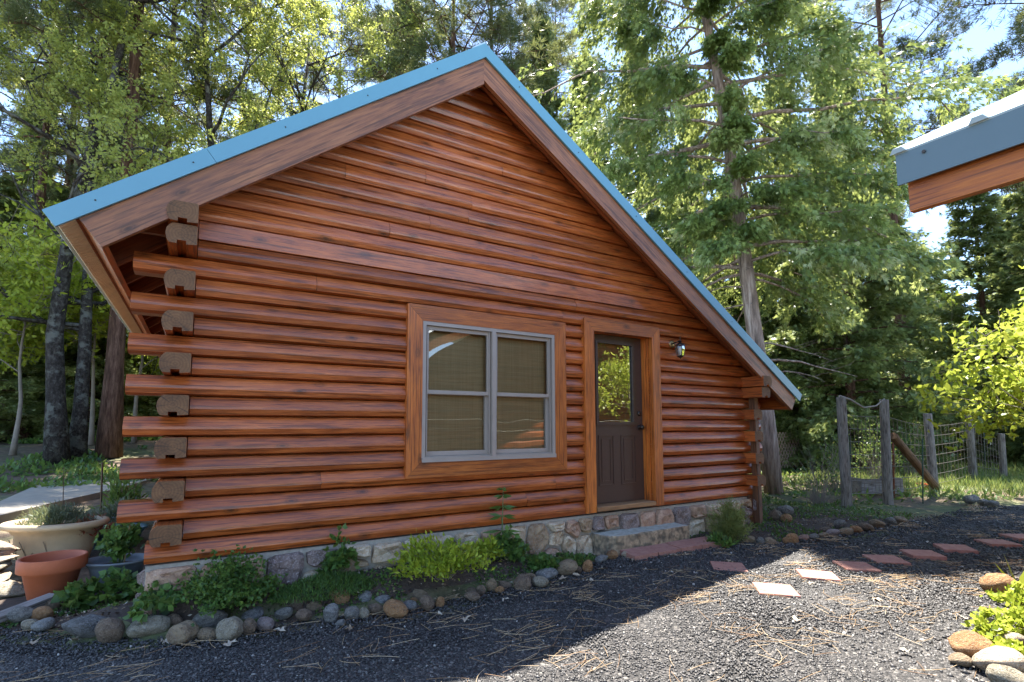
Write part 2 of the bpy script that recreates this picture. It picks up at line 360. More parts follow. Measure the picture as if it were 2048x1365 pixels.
# ------------------------------------------------------------------ terrain
H = 0.1524; GZ = -0.405
def vnoise(x, y, s, seed=0):
    x = np.asarray(x, float)/s; y = np.asarray(y, float)/s
    xi = np.floor(x); yi = np.floor(y); fx = x-xi; fy = y-yi; fx = fx*fx*(3-2*fx); fy = fy*fy*(3-2*fy)
    def h(a, b): return np.modf(np.abs(np.sin(a*127.1+b*311.7+seed*74.7)*43758.5453))[0]
    return (h(xi, yi)*(1-fx)+h(xi+1, yi)*fx)*(1-fy)+(h(xi, yi+1)*(1-fx)+h(xi+1, yi+1)*fx)*fy-0.5
bpx = [(-700, 1300), (-300, 1272), (0, 1262), (190, 1280), (370, 1276), (460, 1262), (690, 1236), (800, 1226), (1040, 1176), (1130, 1150), (1200, 1124), (1300, 1105), (1450, 1098), (1500, 1090), (1580, 1088), (1640, 1078), (1750, 1060), (1850, 1040), (1960, 1012), (2100, 1000), (2300, 985)]
BORD = np.array([at(a, b, z=GZ)[:2] for a, b in bpx]); BORD = np.vstack([[-9, BORD[0][1]+1.5], BORD, [22, BORD[-1][1]-0.5]])
BORD = BORD[np.argsort(BORD[:, 0])]
def bordy(x): return np.interp(x, BORD[:, 0], BORD[:, 1])
def gh(x, y):
    x = np.asarray(x, float); y = np.asarray(y, float)
    wl = 1-sstep(-0.9, 1.6, x)
    L = np.interp(y, [-10, 1.2, 2.0, 3.0, 4.2, 8.5, 14, 30, 60, 120], [-.43, -.43, -.36, -.22, -.17, -.12, .48, .9, 2.4, 6])
    R = np.interp(y, [-20, 5, 12, 25, 60, 120], [-.43, -.43, -.36, -.1, 1.2, 5])+np.clip(x-14, 0, 60)*0.012
    z = L*wl+R*(1-wl)
    inbed = sstep(0.04, 0.4, y-bordy(x))*(1-sstep(0.0, 0.6, y))*sstep(-1.4, -0.3, x)*(1-sstep(3.3, 3.8, x))
    inbed2 = sstep(-0.75, -0.35, y)*(1-sstep(3.0, 5.0, y))*sstep(5.2, 5.6, x)*(1-sstep(8.0, 10.0, x))
    z = z+0.055*inbed+0.12*inbed*sstep(-.8, -.1, y)*(1-sstep(2.2, 3.4, x))+0.04*inbed2
    near = 1-np.exp(-(np.abs(x)+np.abs(y))/12)
    return z+0.03*vnoise(x, y, 0.9, 1)*sstep(0.5, 3, np.abs(y)+np.clip(np.abs(x)-8, 0, 9))+0.25*near*vnoise(x, y, 6, 2)*sstep(9, 25, np.hypot(x, y))
def axis_pts(a, b, n, c): # denser near c
    t = np.linspace(-1, 1, n); s = np.sinh(3.4*t)/math.sinh(3.4)
    return np.where(s < 0, c+(c-a)*s, c+(b-c)*s)
gx = axis_pts(-140, 170, 190, 1.5); gy = axis_pts(-90, 190, 190, 1.0)
GX, GY = np.meshgrid(gx, gy); GZs = gh(GX, GY)
V = np.stack([GX.ravel(), GY.ravel(), GZs.ravel()], 1); n = len(gx)
ii, jj = np.meshgrid(np.arange(len(gx)-1), np.arange(len(gy)-1)); q = (jj*n+ii).ravel()
def forest_floor():
    m, nt, bs = newmat('forest_floor'); v = objcoord(nt, (1, 1, 1), rand=False)
    n1 = noise(nt, v, 0.55, 5, 0.6); n2 = noise(nt, v, 9.0, 5, 0.7)
    c = ramp(nt, [(0.3, (0.05, 0.034, 0.023)), (0.52, (0.12, 0.082, 0.052)), (0.75, (0.24, 0.17, 0.11))], n2).outputs[0]
    f = ramp(nt, [(0.47, g3(0)), (0.60, g3(1))], n1).outputs[0]
    c2 = ramp(nt, [(0.3, (0.035, 0.06, 0.018)), (0.7, (0.12, 0.155, 0.045))], n2).outputs[0]
    c = mixc(nt, c, c2, nd_scale(nt, f, 0.7)); nt.links.new(c, bs.inputs['Base Color']); bs.inputs['Roughness'].default_value = 0.95
    bump(nt, bs, n2, 0.8, 0.03); return m
ground = kind(link('ground', mesh_np('ground', V, np.stack([q, q+1, q+1+n, q+n], 1), [forest_floor()], smooth=True)), 'structure')

# gravel yard: a sheet bounded by the rock border, dark volcanic gravel
def yard():
    xs = np.concatenate([np.arange(-9, 10, 0.12), np.arange(10, 22, 0.5)]); rows = [0, .03, .07, .12, .18, .25, .33, .42, .52, .63, .75, .88, 1.0]
    yb = bordy(xs)+0.05*vnoise(xs, xs*0, 0.35, 5); V = []
    for r in rows:
        y = yb*(1-r)+(-13)*r
        edge = 0.035*sstep(0.0, 0.03, np.full_like(xs, r)); z = GZ-0.03+edge+0.022*vnoise(xs, y, 0.45, 3)+0.03*vnoise(xs, y, 1.7, 4)-0.004
        V.append(np.stack([xs, y, z], 1))
    V = np.concatenate(V); n = len(xs); i, j = np.meshgrid(np.arange(n-1), np.arange(len(rows)-1)); q = (j*n+i).ravel()
    m, nt, bs = newmat('volcanic_gravel'); v = objcoord(nt, (1, 1, 1), rand=False)
    vo = nd(nt, 'TexVoronoi'); vo.inputs['Scale'].default_value = 55.0; nt.links.new(v, vo.inputs['Vector'])
    sp = nd(nt, 'SeparateColor'); nt.links.new(vo.outputs['Color'], sp.inputs[0])
    c = ramp(nt, [(0.0, (0.012, 0.011, 0.0102)), (0.55, (0.035, 0.0315, 0.0288)), (0.93, (0.09, 0.081, 0.074)), (1.0, (0.22, 0.20, 0.17))], sp.outputs[0]).outputs[0]
    nt.links.new(c, bs.inputs['Base Color']); bs.inputs['Roughness'].default_value = 0.8
    inv = nd(nt, 'Math', operation='SUBTRACT', i_0=1.0); nt.links.new(vo.outputs['Distance'], inv.inputs[1]); bump(nt, bs, inv.outputs[0], 0.9, 0.02)
    return mesh_np('gravel_yard', V, np.stack([q, q+n, q+n+1, q+1], 1), [m], smooth=True)
yard_o = kind(link('gravel_yard', yard()), 'structure')
def yz(x, y): return GZ+0.022*vnoise(x, y, 0.45, 3)+0.03*vnoise(x, y, 1.7, 4)

# concrete walk on the left, rising behind the pots
def walk():
    Z = -.065
    lo = [at(-330, 1078, z=Z), at(0, 1031, z=Z), at(100, 1007, z=Z), at(240, 976, z=Z), at(330, 950, z=Z)]
    hi = [at(-330, 1040, z=Z), at(0, 1003, z=Z), at(90, 963, z=Z), at(165, 943, z=Z), at(275, 925, z=Z)]
    b = MB(); V = []
    for a, c in zip(lo, hi): V += [a, c, (a[0], a[1], a[2]-.13), (c[0], c[1], c[2]-.13)]
    for k in range(4):
        o = 4*k; b.add([V[o+i] for i in range(8)], [[0, 4, 5, 1], [0, 2, 6, 4], [1, 5, 7, 3], [2, 3, 7, 6]])
    return b.build('concrete_walk', M_PATH)
kind(walk(), 'structure')

# ------------------------------------------------------------------ log cabin
cabin = thing('log_cabin', 'stained orange-brown log cabin with blue metal roof trim', 'cabin', (0, 0, 0))
YB = -0.345                                   # face of the barge boards
RA, RR, RB = np.array([-.895, 2.352]), np.array([2.275, 4.757]), np.array([7.50, 1.437])   # roof top line at the gable, XZ
dL = (RR-RA)/np.linalg.norm(RR-RA); dR = (RB-RR)/np.linalg.norm(RB-RR)
nL = np.array([-dL[1], dL[0]]); nR = np.array([-dR[1], dR[0]])
def roofx(z, off):                            # wall run limits under the roof: off = distance under the top line
    a = RA-nL*off; b = RB-nR*off
    return a[0]+(z-a[1])*dL[0]/dL[1], b[0]+(z-b[1])*dR[0]/dR[1]
LOGP = [(0.024, 0.001), (-0.029, 0.014), (-0.045, 0.055), (-0.043, 0.076), (-0.034, 0.096), (0.000, 0.1450), (0.024, 0.1500)]
SIDP = [(0.016, 0.001), (-0.014, 0.006), (-0.030, 0.036), (-0.034, 0.052), (-0.030, 0.078), (-0.002, 0.146), (0.016, 0.150)]
def wall_log(z0, xl, xr, prof, mat, name='log', back=0.14):
    """one log along X; xl, xr are functions of z giving its ends"""
    P = prof+[(back, prof[-1][1]), (back, prof[0][1])]; k = len(P)
    La, Lb = xl(z0+.07), xr(z0+.07); nseg = max(1, int((Lb-La)/0.3)); V = []; cx = (La+Lb)/2
    ph = random.uniform(0, 9); amp = 0.0022
    for s in range(nseg+1):
        t = s/nseg
        for i, (y, z) in enumerate(P):
            x = xl(z0+z)*(1-t)+xr(z0+z)*t
            w = amp*math.sin(3.1*x+ph+i*0.6)+amp*0.7*math.sin(7.3*x+2*ph) if 0 < i < len(prof)-1 else 0.0008*math.sin(5*x+ph)
            V.append((x-cx, y+w, z-.075+w*0.5))
    Fs = [[s*k+i, s*k+(i+1) % k, (s+1)*k+(i+1) % k, (s+1)*k+i] for s in range(nseg) for i in range(k)]
    Fs += [list(range(k)), [nseg*k+i for i in range(k)][::-1]]
    me = mesh_np(name, V, Fs, [mat]); sm = np.ones(len(me.polygons), bool); sm[-2:] = False
    return link(name, me, cabin, (cx, 0, z0+.075))
WIN = (1.79, 3.30, 0.665, 1.985); DOOR = (3.87, 4.77, 0.06, 2.09)
joint_px = [(640, 965), (1108, 967), (1050, 993), (632, 572), (1122, 640), (1148, 612), (690, 350), (778, 458), (858, 432), (935, 420), (942, 400), (850, 345), (1003, 330)]
JO = {}
for a, b in joint_px:
    p = at(a, b, y=0.0); JO.setdefault(int(p[2]//H)+1, []).append(p[0])
def const(v): return lambda z: v
ktop = 33
for k in range(1, ktop):
    z0 = (k-1)*H; zm = z0+H/2
    lim = lambda z: roofx(z, 0.125)
    if k <= 17:
        if k == 1: xl = const(-0.28)
        elif k % 2: xl = const(-0.45) if k < 17 else const(-0.055)
        else: xl = const(-0.052)
        if k == 17: xl = const(-0.052)
    else: xl = lambda z: lim(z)[0]
    if k in (1, 3): xr = const(6.81)
    elif k in (5, 7, 9): xr = const(7.0)
    elif k <= 11: xr = const(6.612)
    else: xr = lambda z: lim(z)[1]
    cuts = []
    if z0 < WIN[3]-0.03 and z0+H > WIN[2]+.02: cuts.append((WIN[0]-.03, WIN[1]+.03))
    if z0 < DOOR[3]-0.02: cuts.append((DOOR[0]-.03, DOOR[1]+.03))
    segs = [(xl, xr)]
    for a, b in cuts:
        s0, s1 = segs.pop(); segs += [(s0, const(a)), (const(b), s1)]
    for jx in JO.get(k, []):
        out = []
        for s0, s1 in segs:
            if s0(zm)+.15 < jx < s1(zm)-.15: out += [(s0, const(jx-.0012)), (const(jx+.0012), s1)]
            else: out.append((s0, s1))
        segs = out
    for s0, s1 in segs:
        if s1(z0+.14)-s0(z0+.14) < 0.12: continue
        if k == 17: wall_log(z0, s0, s1, [(-0.006, 0.002), (-0.010, 0.005), (-0.010, 0.146), (-0.006, 0.150)], W_SIDE, 'plank')
        elif k < 17: wall_log(z0, s0, s1, LOGP, W_LOG)
        else: wall_log(z0, s0, s1, SIDP, W_SIDE, 'siding_board', back=0.05)
b = MB()                                       # dark core behind the joints, windows and door cut out
core = lambda x0, x1, z0, z1: b.box(x0, x1, 0.06, 0.13, z0, z1)
core(-.04, WIN[0]-.02, .005, 2.44); core(WIN[0]-.02, WIN[1]+.02, .005, WIN[2]-.02); core(WIN[0]-.02, WIN[1]+.02, WIN[3]+.02, 2.44)
core(WIN[1]+.02, DOOR[0]-.02, .005, 2.44); core(DOOR[0]-.02, DOOR[1]+.02, DOOR[3]+.02, 2.44); core(DOOR[1]+.02, 5.7, .005, 2.44); core(5.7, 6.6, .005, 1.65)
zt = 2.45; b.prism([(roofx(zt, .14)[0], zt), (roofx(zt, .14)[1], zt), (RR[0], RR[1]-.18)], 1, .052, .1)
b.build('wall_core', W_RAFT, cabin)
# side walls: logs along Y with notched D-shaped ends
def side_log(k, left, yf, name='log'):
    z0 = (k-1)*H; r = lambda a: random.uniform(-a, a)
    hgt = H-.004
    P = [(.095, .008), (.095, hgt-.008), (.087, hgt), (-.058, hgt), (-.080, hgt-.020), (-.094, hgt*.70), (-.0985, hgt*.45), (-.090, hgt*.18), (-.076, .004),
         (-.028, .002), (-.028, .028), (.028, .028), (.028, .002)]
    cx = -.1525 if left else 6.707
    pts = [((u if left else -u)+cx, w+z0) for u, w in P]
    if not left: pts = pts[::-1]
    b = MB().prism(pts, 1, yf+r(.008), 6.2, 0, 1)
    return b.build(name, [W_LOGY, M_END], cabin, org=(cx+r(.012), 0, z0+.075+r(.015)))
for k in range(2, 18, 2): side_log(k, True, -.20 if k < 16 else -.325)
side_log(17, True, -.356)
for k in range(2, 11, 2): side_log(k, False, {2: -.21, 10: -.325}.get(k, -.19))
side_log(11, False, -.356)
for k in range(3, 16, 2): MB().box(-.19, -.06, .14, 6.2, (k-1)*H+.003, k*H-.003).build('log', W_LOGY, cabin)
for k in range(3, 10, 2): MB().box(6.62, 6.74, .14, 6.2, (k-1)*H+.003, k*H-.003).build('log', W_LOGY, cabin)
MB().box(6.725, 6.80, -.135, -.045, -.45, 1.50).build('corner_post', W_POSTZ, cabin)
MB().box(6.63, 6.715, -.05, .03, -.45, .02).build('corner_post', W_POSTZ, cabin)
b = MB().box(-.06, 6.62, 6.05, 6.2, 0, 1.6); b.prism([(-.06, 1.6), (6.62, 1.6), (RR[0], RR[1]-.2), (-.06, 2.9)], 1, 6.06, 6.19); b.build('back_wall', W_LOG, cabin)

# roof: deck, ribbed metal, trim, barge boards, rafters, eave boards (local X runs up or down the slope)
def slope_obj(name, b, mat, side):
    A, d = (RA, dL) if side == 'L' else (RR, dR)
    ang = math.atan2(d[1], d[0])
    return b.build(name, mat, cabin, loc=(A[0], 0, A[1]), rot=(0, -ang, 0))
LL, LR = float(np.linalg.norm(RR-RA)), float(np.linalg.norm(RB-RR))
YE = 6.6
def clipend(b0, lo):   # keep the ridge joint plumb: box with one end sheared
    return b0
def slab(side, u0, u1, y0, y1, w0, w1, mat, name, plumb=True):
    """box in slope coordinates; the end at the ridge is cut plumb"""
    b = MB(); L = LL if side == 'L' else LR
    s = math.tan(math.atan2(dL[1], dL[0])) if side == 'L' else math.tan(-math.atan2(dR[1], dR[0]))
    V = []
    for y in (y0, y1):
        for w in (w0, w1):
            ua, ub = u0, u1
            if plumb:
                if side == 'L' and u1 is None: ub = L+w*s
                if side == 'R' and u0 is None: ua = -w*s
            V += [(ua, y, w), (ub, y, w)]
    b.add(V, [[0, 2, 3, 1], [4, 5, 7, 6], [0, 1, 5, 4], [2, 6, 7, 3], [0, 4, 6, 2], [1, 3, 7, 5]])
    return slope_obj(name, b, mat, side)
slab('L', .12, None, -.31, YE, -.105, -.02, W_RAFT, 'roof_deck'); slab('R', None, LR-.10, -.31, YE, -.105, -.02, W_RAFT, 'roof_deck')
for side, L in (('L', LL), ('R', LR)):         # ribbed metal
    b = MB(); y = -.35; a0, a1 = (0.0, L) if side == 'L' else (0.0, L)
    b.box(a0, a1, -.352, YE+.02, -.018, -.006)
    for yy in np.arange(-.1, YE, .3): b.prism([(yy-.03, -.006), (yy-.015, .016), (yy+.015, .016), (yy+.03, -.006)], 0, a0, a1)
    slope_obj('metal_roof_panel', b, M_ROOF, side)
slab('L', -.002, 1.085, -.372, -.350, -.112, .004, M_BLUE, 'roof_trim'); slab('L', 1.088, None, -.3715, -.350, -.112, .004, M_BLUE, 'roof_trim')
slab('R', None, LR+.004, -.372, -.350, -.112, .004, M_BLUE, 'roof_trim')
slab('L', .136, None, -.345, -.300, -.322, -.113, W_BRD, 'barge_board'); slab('R', None, LR-.065, -.345, -.300, -.310, -.113, W_BRD, 'barge_board')
for side, us in (('L', (.28, .95, 1.7, 2.5, 3.3)), ('R', (.5, 1.4, 2.4, 3.4, 4.4, 5.4))):
    for u in us: slope_obj('trim_screw', MB().tube([(u, -.373, -.055), (u, -.378, -.055)], [.006, .004], 8), M_BRONZE, side)
b = MB().prism([(RR[0]-.13, RR[1]-.095), (RR[0], RR[1]+.012), (RR[0]+.13, RR[1]-.065), (RR[0]+.13, RR[1]-.045), (RR[0], RR[1]+.036), (RR[0]-.13, RR[1]-.073)], 1, -.345, YE); b.build('ridge_cap', M_ROOF, cabin)
# eave: boards along Y under the panel edge, cream ribbed underside beyond them
for side, e0, e1 in (('L', .136, .176), ('R', LR-.10, LR-.066)):
    b = MB().box(e0, e1, -.2995, YE, -.30, -.022); slope_obj('eave_board', b, W_LOGY, side)
b = MB().box(.02, .135, -.35, YE, -.075, -.019)
for yy in np.arange(-.33, YE, .055): b.box(.018, .135, yy, yy+.03, -.079, -.0745)
slope_obj('panel_underside', b, M_CREAM, 'L')
for side, u0, u1 in (('L', .177, 1.5), ('R', LR-2.0, LR-.102)):
    for yy in (-.255, .35, .95, 1.55, 2.15, 2.75, 3.35, 3.95, 4.55, 5.15):
        slope_obj('rafter', MB().box(u0, u1, yy, yy+.045, -.275, -.1065), W_RAFT, side)
for side, u0, u1 in (('L', 1.5, 3.85), ('R', .15, LR-2.0)): slope_obj('rafter', MB().box(u0, u1, -.255, -.21, -.275, -.1065), W_RAFT, side)

# foundation with individual stones
def clip_poly(poly, nx, nz, c):
    out = []
    for i in range(len(poly)):
        p, q = poly[i], poly[(i+1) % len(poly)]; dp = p[0]*nx+p[1]*nz-c; dq = q[0]*nx+q[1]*nz-c
        if dp <= 0: out.append(p)
        if dp*dq < 0:
            t = dp/(dp-dq); out.append((p[0]+(q[0]-p[0])*t, p[1]+(q[1]-p[1])*t))
    return out
b = MB().box(-.27, 6.78, -.015, .2, -.55, -.004); b.box(-.27, 0, .2, 6.1, -.55, -.006); b.box(6.6, 6.77, .2, 6.1, -.55, -.006)
found = b.build('foundation', M_MORTAR, cabin)
sd = []; x = -.25
rr_ = random.Random(5)
while x < 6.8:
    wv = rr_.uniform(.13, .34); two = rr_.random() < .75
    if 3.75 < x < 5.1: two = rr_.random() < .4
    zs = ([-.10, -.30] if two else [-.13]) if rr_.random() < .8 else [-.07, -.2, -.36]
    for z in zs: sd.append((x+wv/2+rr_.uniform(-.05, .05), z+rr_.uniform(-.03, .03)))
    x += wv
stone_cols = ['cream', 'rose', 'purple', 'tan', 'purple', 'cream', 'cream', 'rose', 'tan', 'rose', 'cream']
for i, (sx, sz) in enumerate(sd):
    xa_, xb_ = max(sx-.32, -.262), min(sx+.32, 6.775); poly = [(xa_, -.5), (xb_, -.5), (xb_, -.028-rr_.uniform(0, .02)), (xa_, -.028)]
    for j, (tx, tz) in enumerate(sd):
        if i != j and abs(tx-sx) < 1.0:
            nx, nz = tx-sx, (tz-sz)*1.0; L = math.hypot(nx, nz); nx /= L; nz /= L
            poly = clip_poly(poly, nx, nz, (nx*(sx+tx)+nz*(sz+tz))/2-.011)
            if len(poly) < 3: break
    if len(poly) < 3: continue
    poly = [p for q_, p in enumerate(poly) if math.hypot(p[0]-poly[q_-1][0], p[1]-poly[q_-1][1]) > .025]
    if len(poly) < 3: continue
    P2 = []                                     # chip the corners and bow the edges
    for q_ in range(len(poly)):
        p, nx_ = poly[q_], poly[(q_+1) % len(poly)]; pr = poly[q_-1]
        P2.append((p[0]*.82+pr[0]*.18+rr_.uniform(-.006, .006), p[1]*.82+pr[1]*.18+rr_.uniform(-.006, .006)))
        P2.append((p[0]*.88+nx_[0]*.12+rr_.uniform(-.006, .006), p[1]*.88+nx_[1]*.12+rr_.uniform(-.006, .006)))
    k = len(P2); cx = sum(p[0] for p in P2)/k; cz = sum(p[1] for p in P2)/k; pr = rr_.uniform(.03, .075); V = []
    for f_, yy in ((1.0, 0.0), (.95, -pr*.8), (.72, -pr*1.15), (.38, -pr*1.05)):
        for p in P2: V.append(((p[0]-cx)*f_+rr_.uniform(-.008, .008)*(f_ < 1), yy+rr_.uniform(-.014, .014)*(f_ < 1), (p[1]-cz)*f_+rr_.uniform(-.010, .010)*(f_ < 1)))
    Fs = [[r*k+i_, r*k+(i_+1) % k, (r+1)*k+(i_+1) % k, (r+1)*k+i_] for r in range(3) for i_ in range(k)]+[[3*k+i_ for i_ in range(k)]]
    me = mesh_np('stone', V, Fs, [STONE[stone_cols[rr_.randrange(len(stone_cols))]]])
    link('stone', me, found, (cx, -.016, cz))
for z0_, z1_, ys in ((-.16, -.04, (.03, .22)), (-.33, -.18, (.02, .25))):
    me = mesh_np('stone', *(lambda: ([(0, ys[0], z0_), (0, ys[1], z0_+.02), (0, ys[1], z1_-.02), (0, ys[0], z1_), (-.05, ys[0]+.04, z0_+.03), (-.06, ys[1]-.05, z0_+.04), (-.05, ys[1]-.06, z1_-.05), (-.055, ys[0]+.03, z1_-.03)], [[0, 4, 5, 1], [1, 5, 6, 2], [2, 6, 7, 3], [3, 7, 4, 0], [4, 7, 6, 5]]))(), [STONE['purple']])
    link('stone', me, found, (-.268, 0, 0))

# window: casing, frame, sashes, panes, woven shade behind the glass
def frame_boards(x0, x1, z0, z1, w, y0, y1, name, bottom=True):
    polys = [([(x0, z1), (x0+w, z1-w), (x1-w, z1-w), (x1, z1)], W_CASX)]
    zb = z0+w if bottom else z0
    polys += [([(x0, z0), (x0+w, zb), (x0+w, z1-w), (x0, z1)], W_CASZ), ([(x1, z0), (x1, z1), (x1-w, z1-w), (x1-w, zb)], W_CASZ)]
    if bottom: polys.append(([(x0, z0), (x1, z0), (x1-w, z0+w), (x0+w, z0+w)], W_CASX))
    for P, m in polys:
        c = (sum(p[0] for p in P)/4, (y0+y1)/2, sum(p[1] for p in P)/4)
        P = [(c[0]+(p[0]-c[0])*.998, c[2]+(p[1]-c[2])*.999) for p in P]
        MB().prism(P, 1, y0, y1).build(name, m, cabin, org=c)
frame_boards(1.631, 3.457, .516, 2.131, .15, -.066, -.005, 'window_casing')
x0, x1, z0, z1 = 1.782, 3.306, .667, 1.980; xm = 2.545
b = MB()
for a, c in ((x0, x0+.035), (x1-.035, x1)): b.box(a, c, -.062, .09, z0, z1)
b.box(x0+.035, x1-.035, -.062, .09, z1-.035, z1); b.box(x0+.035, x1-.035, -.05, .09, z0, z0+.04)
b.box(x0+.002, x1-.002, -.078, -.0625, z0-.012, z0+.028); b.box(xm-.022, xm+.022, -.074, .09, z0+.001, z1-.036)
window = b.build('window', M_TAUPE, cabin)
def rect(b, a, c, p, q, w, y0, y1):
    b.box(a, a+w, y0, y1, p, q); b.box(c-w, c, y0, y1, p, q); b.box(a+w, c-w, y0, y1, q-w, q); b.box(a+w, c-w, y0, y1, p, p+w); return b
zmid = 1.315
for a, c in ((x0+.037, xm-.024), (xm+.024, x1-.037)):
    rect(MB(), a, c, zmid-.02, z1-.037, .036, -.03, .0).build('upper_sash', M_TAUPE, window)
    rect(MB(), a, c, z0+.042, zmid+.016, .042, .002, .034).build('lower_sash', M_TAUPE, window)
    b = MB(); b.box(a+.012, a+.02, -.045, -.031, z0+.05, z1-.04); b.box(c-.02, c-.012, -.045, -.031, z0+.05, z1-.04); b.build('sash_track', M_TAUPE, window)
    for nm, yy, p, q in (('upper', -.016, zmid+.014, z1-.071), ('lower', .018, z0+.082, zmid-.024)):
        me = mesh_np('pane', [(a+.034, 0, p), (c-.034, 0, p), (c-.034, 0, q), (a+.034, 0, q)], [[0, 1, 2, 3]], [M_GLASS]); link('pane', me, window, (0, yy, 0))
def shademat():
    m, nt, bs = newmat('woven_shade')
    w1 = nd(nt, 'TexNoise'); w1.inputs['Scale'].default_value = 1.0; w1.inputs['Detail'].default_value = 5; nt.links.new(objcoord(nt, (3, 3, 150)), w1.inputs['Vector'])
    w2 = nd(nt, 'TexNoise'); w2.inputs['Scale'].default_value = 1.0; w2.inputs['Detail'].default_value = 5; nt.links.new(objcoord(nt, (110, 3, 2)), w2.inputs['Vector'])
    c = ramp(nt, [(0.3, (0.36, 0.26, 0.125)), (0.7, (0.60, 0.46, 0.25))], w1.outputs[0]).outputs[0]
    c2 = ramp(nt, [(0.3, (0.36, 0.26, 0.13)), (0.7, (0.56, 0.42, 0.23))], w2.outputs[0]).outputs[0]
    c = mixc(nt, c, c2, 0.5); nt.links.new(c, bs.inputs['Base Color']); bs.inputs['Roughness'].default_value = 0.9; return m
M_SHADE = shademat()
MB().box(x0+.01, x1-.01, .075, .085, z0+.01, z1-.01).build('woven_shade', M_SHADE, window)

# door: casing, jambs, slab with two raised panels, half glass, knob, deadbolt, threshold
dx0, dx1, dz0, dz1 = 3.868, 4.768, .085, 2.085
frame_boards(3.725, 4.936, .022, 2.222, .140, -.066, -.004, 'door_casing', bottom=False)
b = MB(); b.box(dx0-.02, dx0, -.0035, .16, .03, dz1+.02); b.box(dx1, dx1+.02, -.0035, .16, .03, dz1+.02); b.box(dx0, dx1, -.0035, .16, dz1, dz1+.02)
b.box(dx1-.014, dx1-.0005, .03, .085, .085, dz1); b.build('door_jamb', W_CASZ, cabin)
MB().box(dx0-.005, dx1+.005, -.085, .15, .03, .084, bev=.006).build('threshold', W_SILL, cabin)
b = MB(); gx0, gx1, gz0, gz1 = 4.03, 4.60, 1.03, 1.985; y0, y1 = .088, .13
b.box(dx0+.003, gx0, y0, y1, dz0+.003, dz1-.003); b.box(gx1, dx1-.003, y0, y1, dz0+.003, dz1-.003); b.box(gx0, gx1, y0, y1, gz1, dz1-.003); b.box(gx0, gx1, y0, y1, dz0+.003, gz0)
door = b.build('door', M_DOOR, cabin)
rect(MB(), gx0-.03, gx1+.03, gz0-.03, gz1+.03, .035, .072, .0875).build('glass_frame', M_DOOR, door)
me = mesh_np('pane', [(gx0, .1, gz0), (gx1, .1, gz0), (gx1, .1, gz1), (gx0, .1, gz1)], [[0, 1, 2, 3]], [M_GLASS2]); link('pane', me, door)
MB().box(gx0-.01, gx1+.01, .145, .155, gz0-.02, gz1+.02).build('woven_shade', M_SHADE, door)
for a, c in ((4.035, 4.27), (4.385, 4.625)):
    rect(MB(), a, c, .29, .88, .012, .080, .0875).build('panel_moulding', M_DOOR, door)
    rect(MB(), a+.045, c-.045, .335, .835, .010, .082, .0875).build('panel_moulding', M_DOOR, door)
kx = 4.70
MB().tube([(kx, .087, .97), (kx, .075, .97), (kx, .06, .97), (kx, .045, .97), (kx, .03, .97), (kx, .022, .97)], [.032, .03, .012, .022, .028, .012], 14).build('door_knob', M_BRONZE, door, smooth=True)
MB().tube([(kx, .087, 1.14), (kx, .072, 1.14), (kx, .066, 1.14)], [.03, .027, .012], 14).build('deadbolt', M_BRONZE, door, smooth=True)

# wall lantern
lx, lz = 5.21, 1.96
lant = MB().tube([(lx-.03, -.030, lz+.075), (lx-.03, -.048, lz+.075), (lx-.03, -.056, lz+.075)], [.052, .05, .03], 16).build('wall_lantern', M_BRASS, cabin, smooth=True)
MB().tube([(lx-.03, -.05, lz+.075), (lx-.03, -.09, lz+.085), (lx-.015, -.13, lz+.10), (lx, -.15, lz+.09)], .009, 8).build('arm', M_BRONZE, lant, smooth=True)
c = (lx, -.15, lz)
MB().lathe([(.008, .15), (.004, .125), (.012, .105), (.03, .098), (.012, .088), (.028, .075), (.062, .05), (.064, .042), (.02, .046)], c, 12).build('cap', M_BRONZE, lant)
MB().lathe([(.050, .042), (.058, .0), (.040, -.085)], c, 6).build('lantern_glass', M_LAMPG, lant)
b = MB()
for j in range(6):
    a = 2*math.pi*j/6; ca, sa = math.cos(a), math.sin(a)
    b.tube([(c[0]+.051*ca, c[1]+.051*sa, c[2]+.044), (c[0]+.0595*ca, c[1]+.0595*sa, c[2]), (c[0]+.041*ca, c[1]+.041*sa, c[2]-.087)], .0045, 5)
b.build('cage', M_BRONZE, lant); MB().lathe([(.03, -.085), (.044, -.09), (.03, -.105), (.008, -.115), (.006, -.13)], c, 12).build('base', M_BRONZE, lant)
MB().lathe([(.012, -.08), (.014, -.03), (.024, .0), (.02, .025), (.006, .035)], c, 12).build('bulb', M_BULB, lant, smooth=True)

# ------------------------------------------------------------------ doorstep and pavers
def rough_slab(name, poly, zt, zb, mats, jit=.012, sub=6, face_m=1):
    """slab with a broken, uneven rim"""
    rim = []
    n = len(poly)
    for i in range(n):
        a, c = np.array(poly[i]), np.array(poly[(i+1) % n])
        for k in range(sub): rim.append(a+(c-a)*k/sub)
    rim = np.array(rim); cen = rim.mean(0); k = len(rim); V = []; R_ = random.Random(3)
    for z, ins in ((zb, 0.0), ((zb*.55+zt*.45), .0), (zt-.012, .004), (zt, .022)):
        for p in rim:
            d = (p-cen)/np.linalg.norm(p-cen); q_ = p-d*(ins+R_.uniform(-jit, jit)*(1 if z < zt else .4)); V.append((q_[0], q_[1], z+R_.uniform(-.3, .3)*jit*(z > zb)))
    V.append((cen[0], cen[1], zt))
    Fs = [[r*k+i, r*k+(i+1) % k, (r+1)*k+(i+1) % k, (r+1)*k+i] for r in range(3) for i in range(k)]
    m = [face_m]*len(Fs); top = [[3*k+i, 3*k+(i+1) % k, 4*k] for i in range(k)]
    b = MB(); b.add(V, Fs, face_m); base = 0; b.f += top; b.m += [0]*len(top); o = b.build(name, mats, None, org=(cen[0], cen[1], zb)); return o
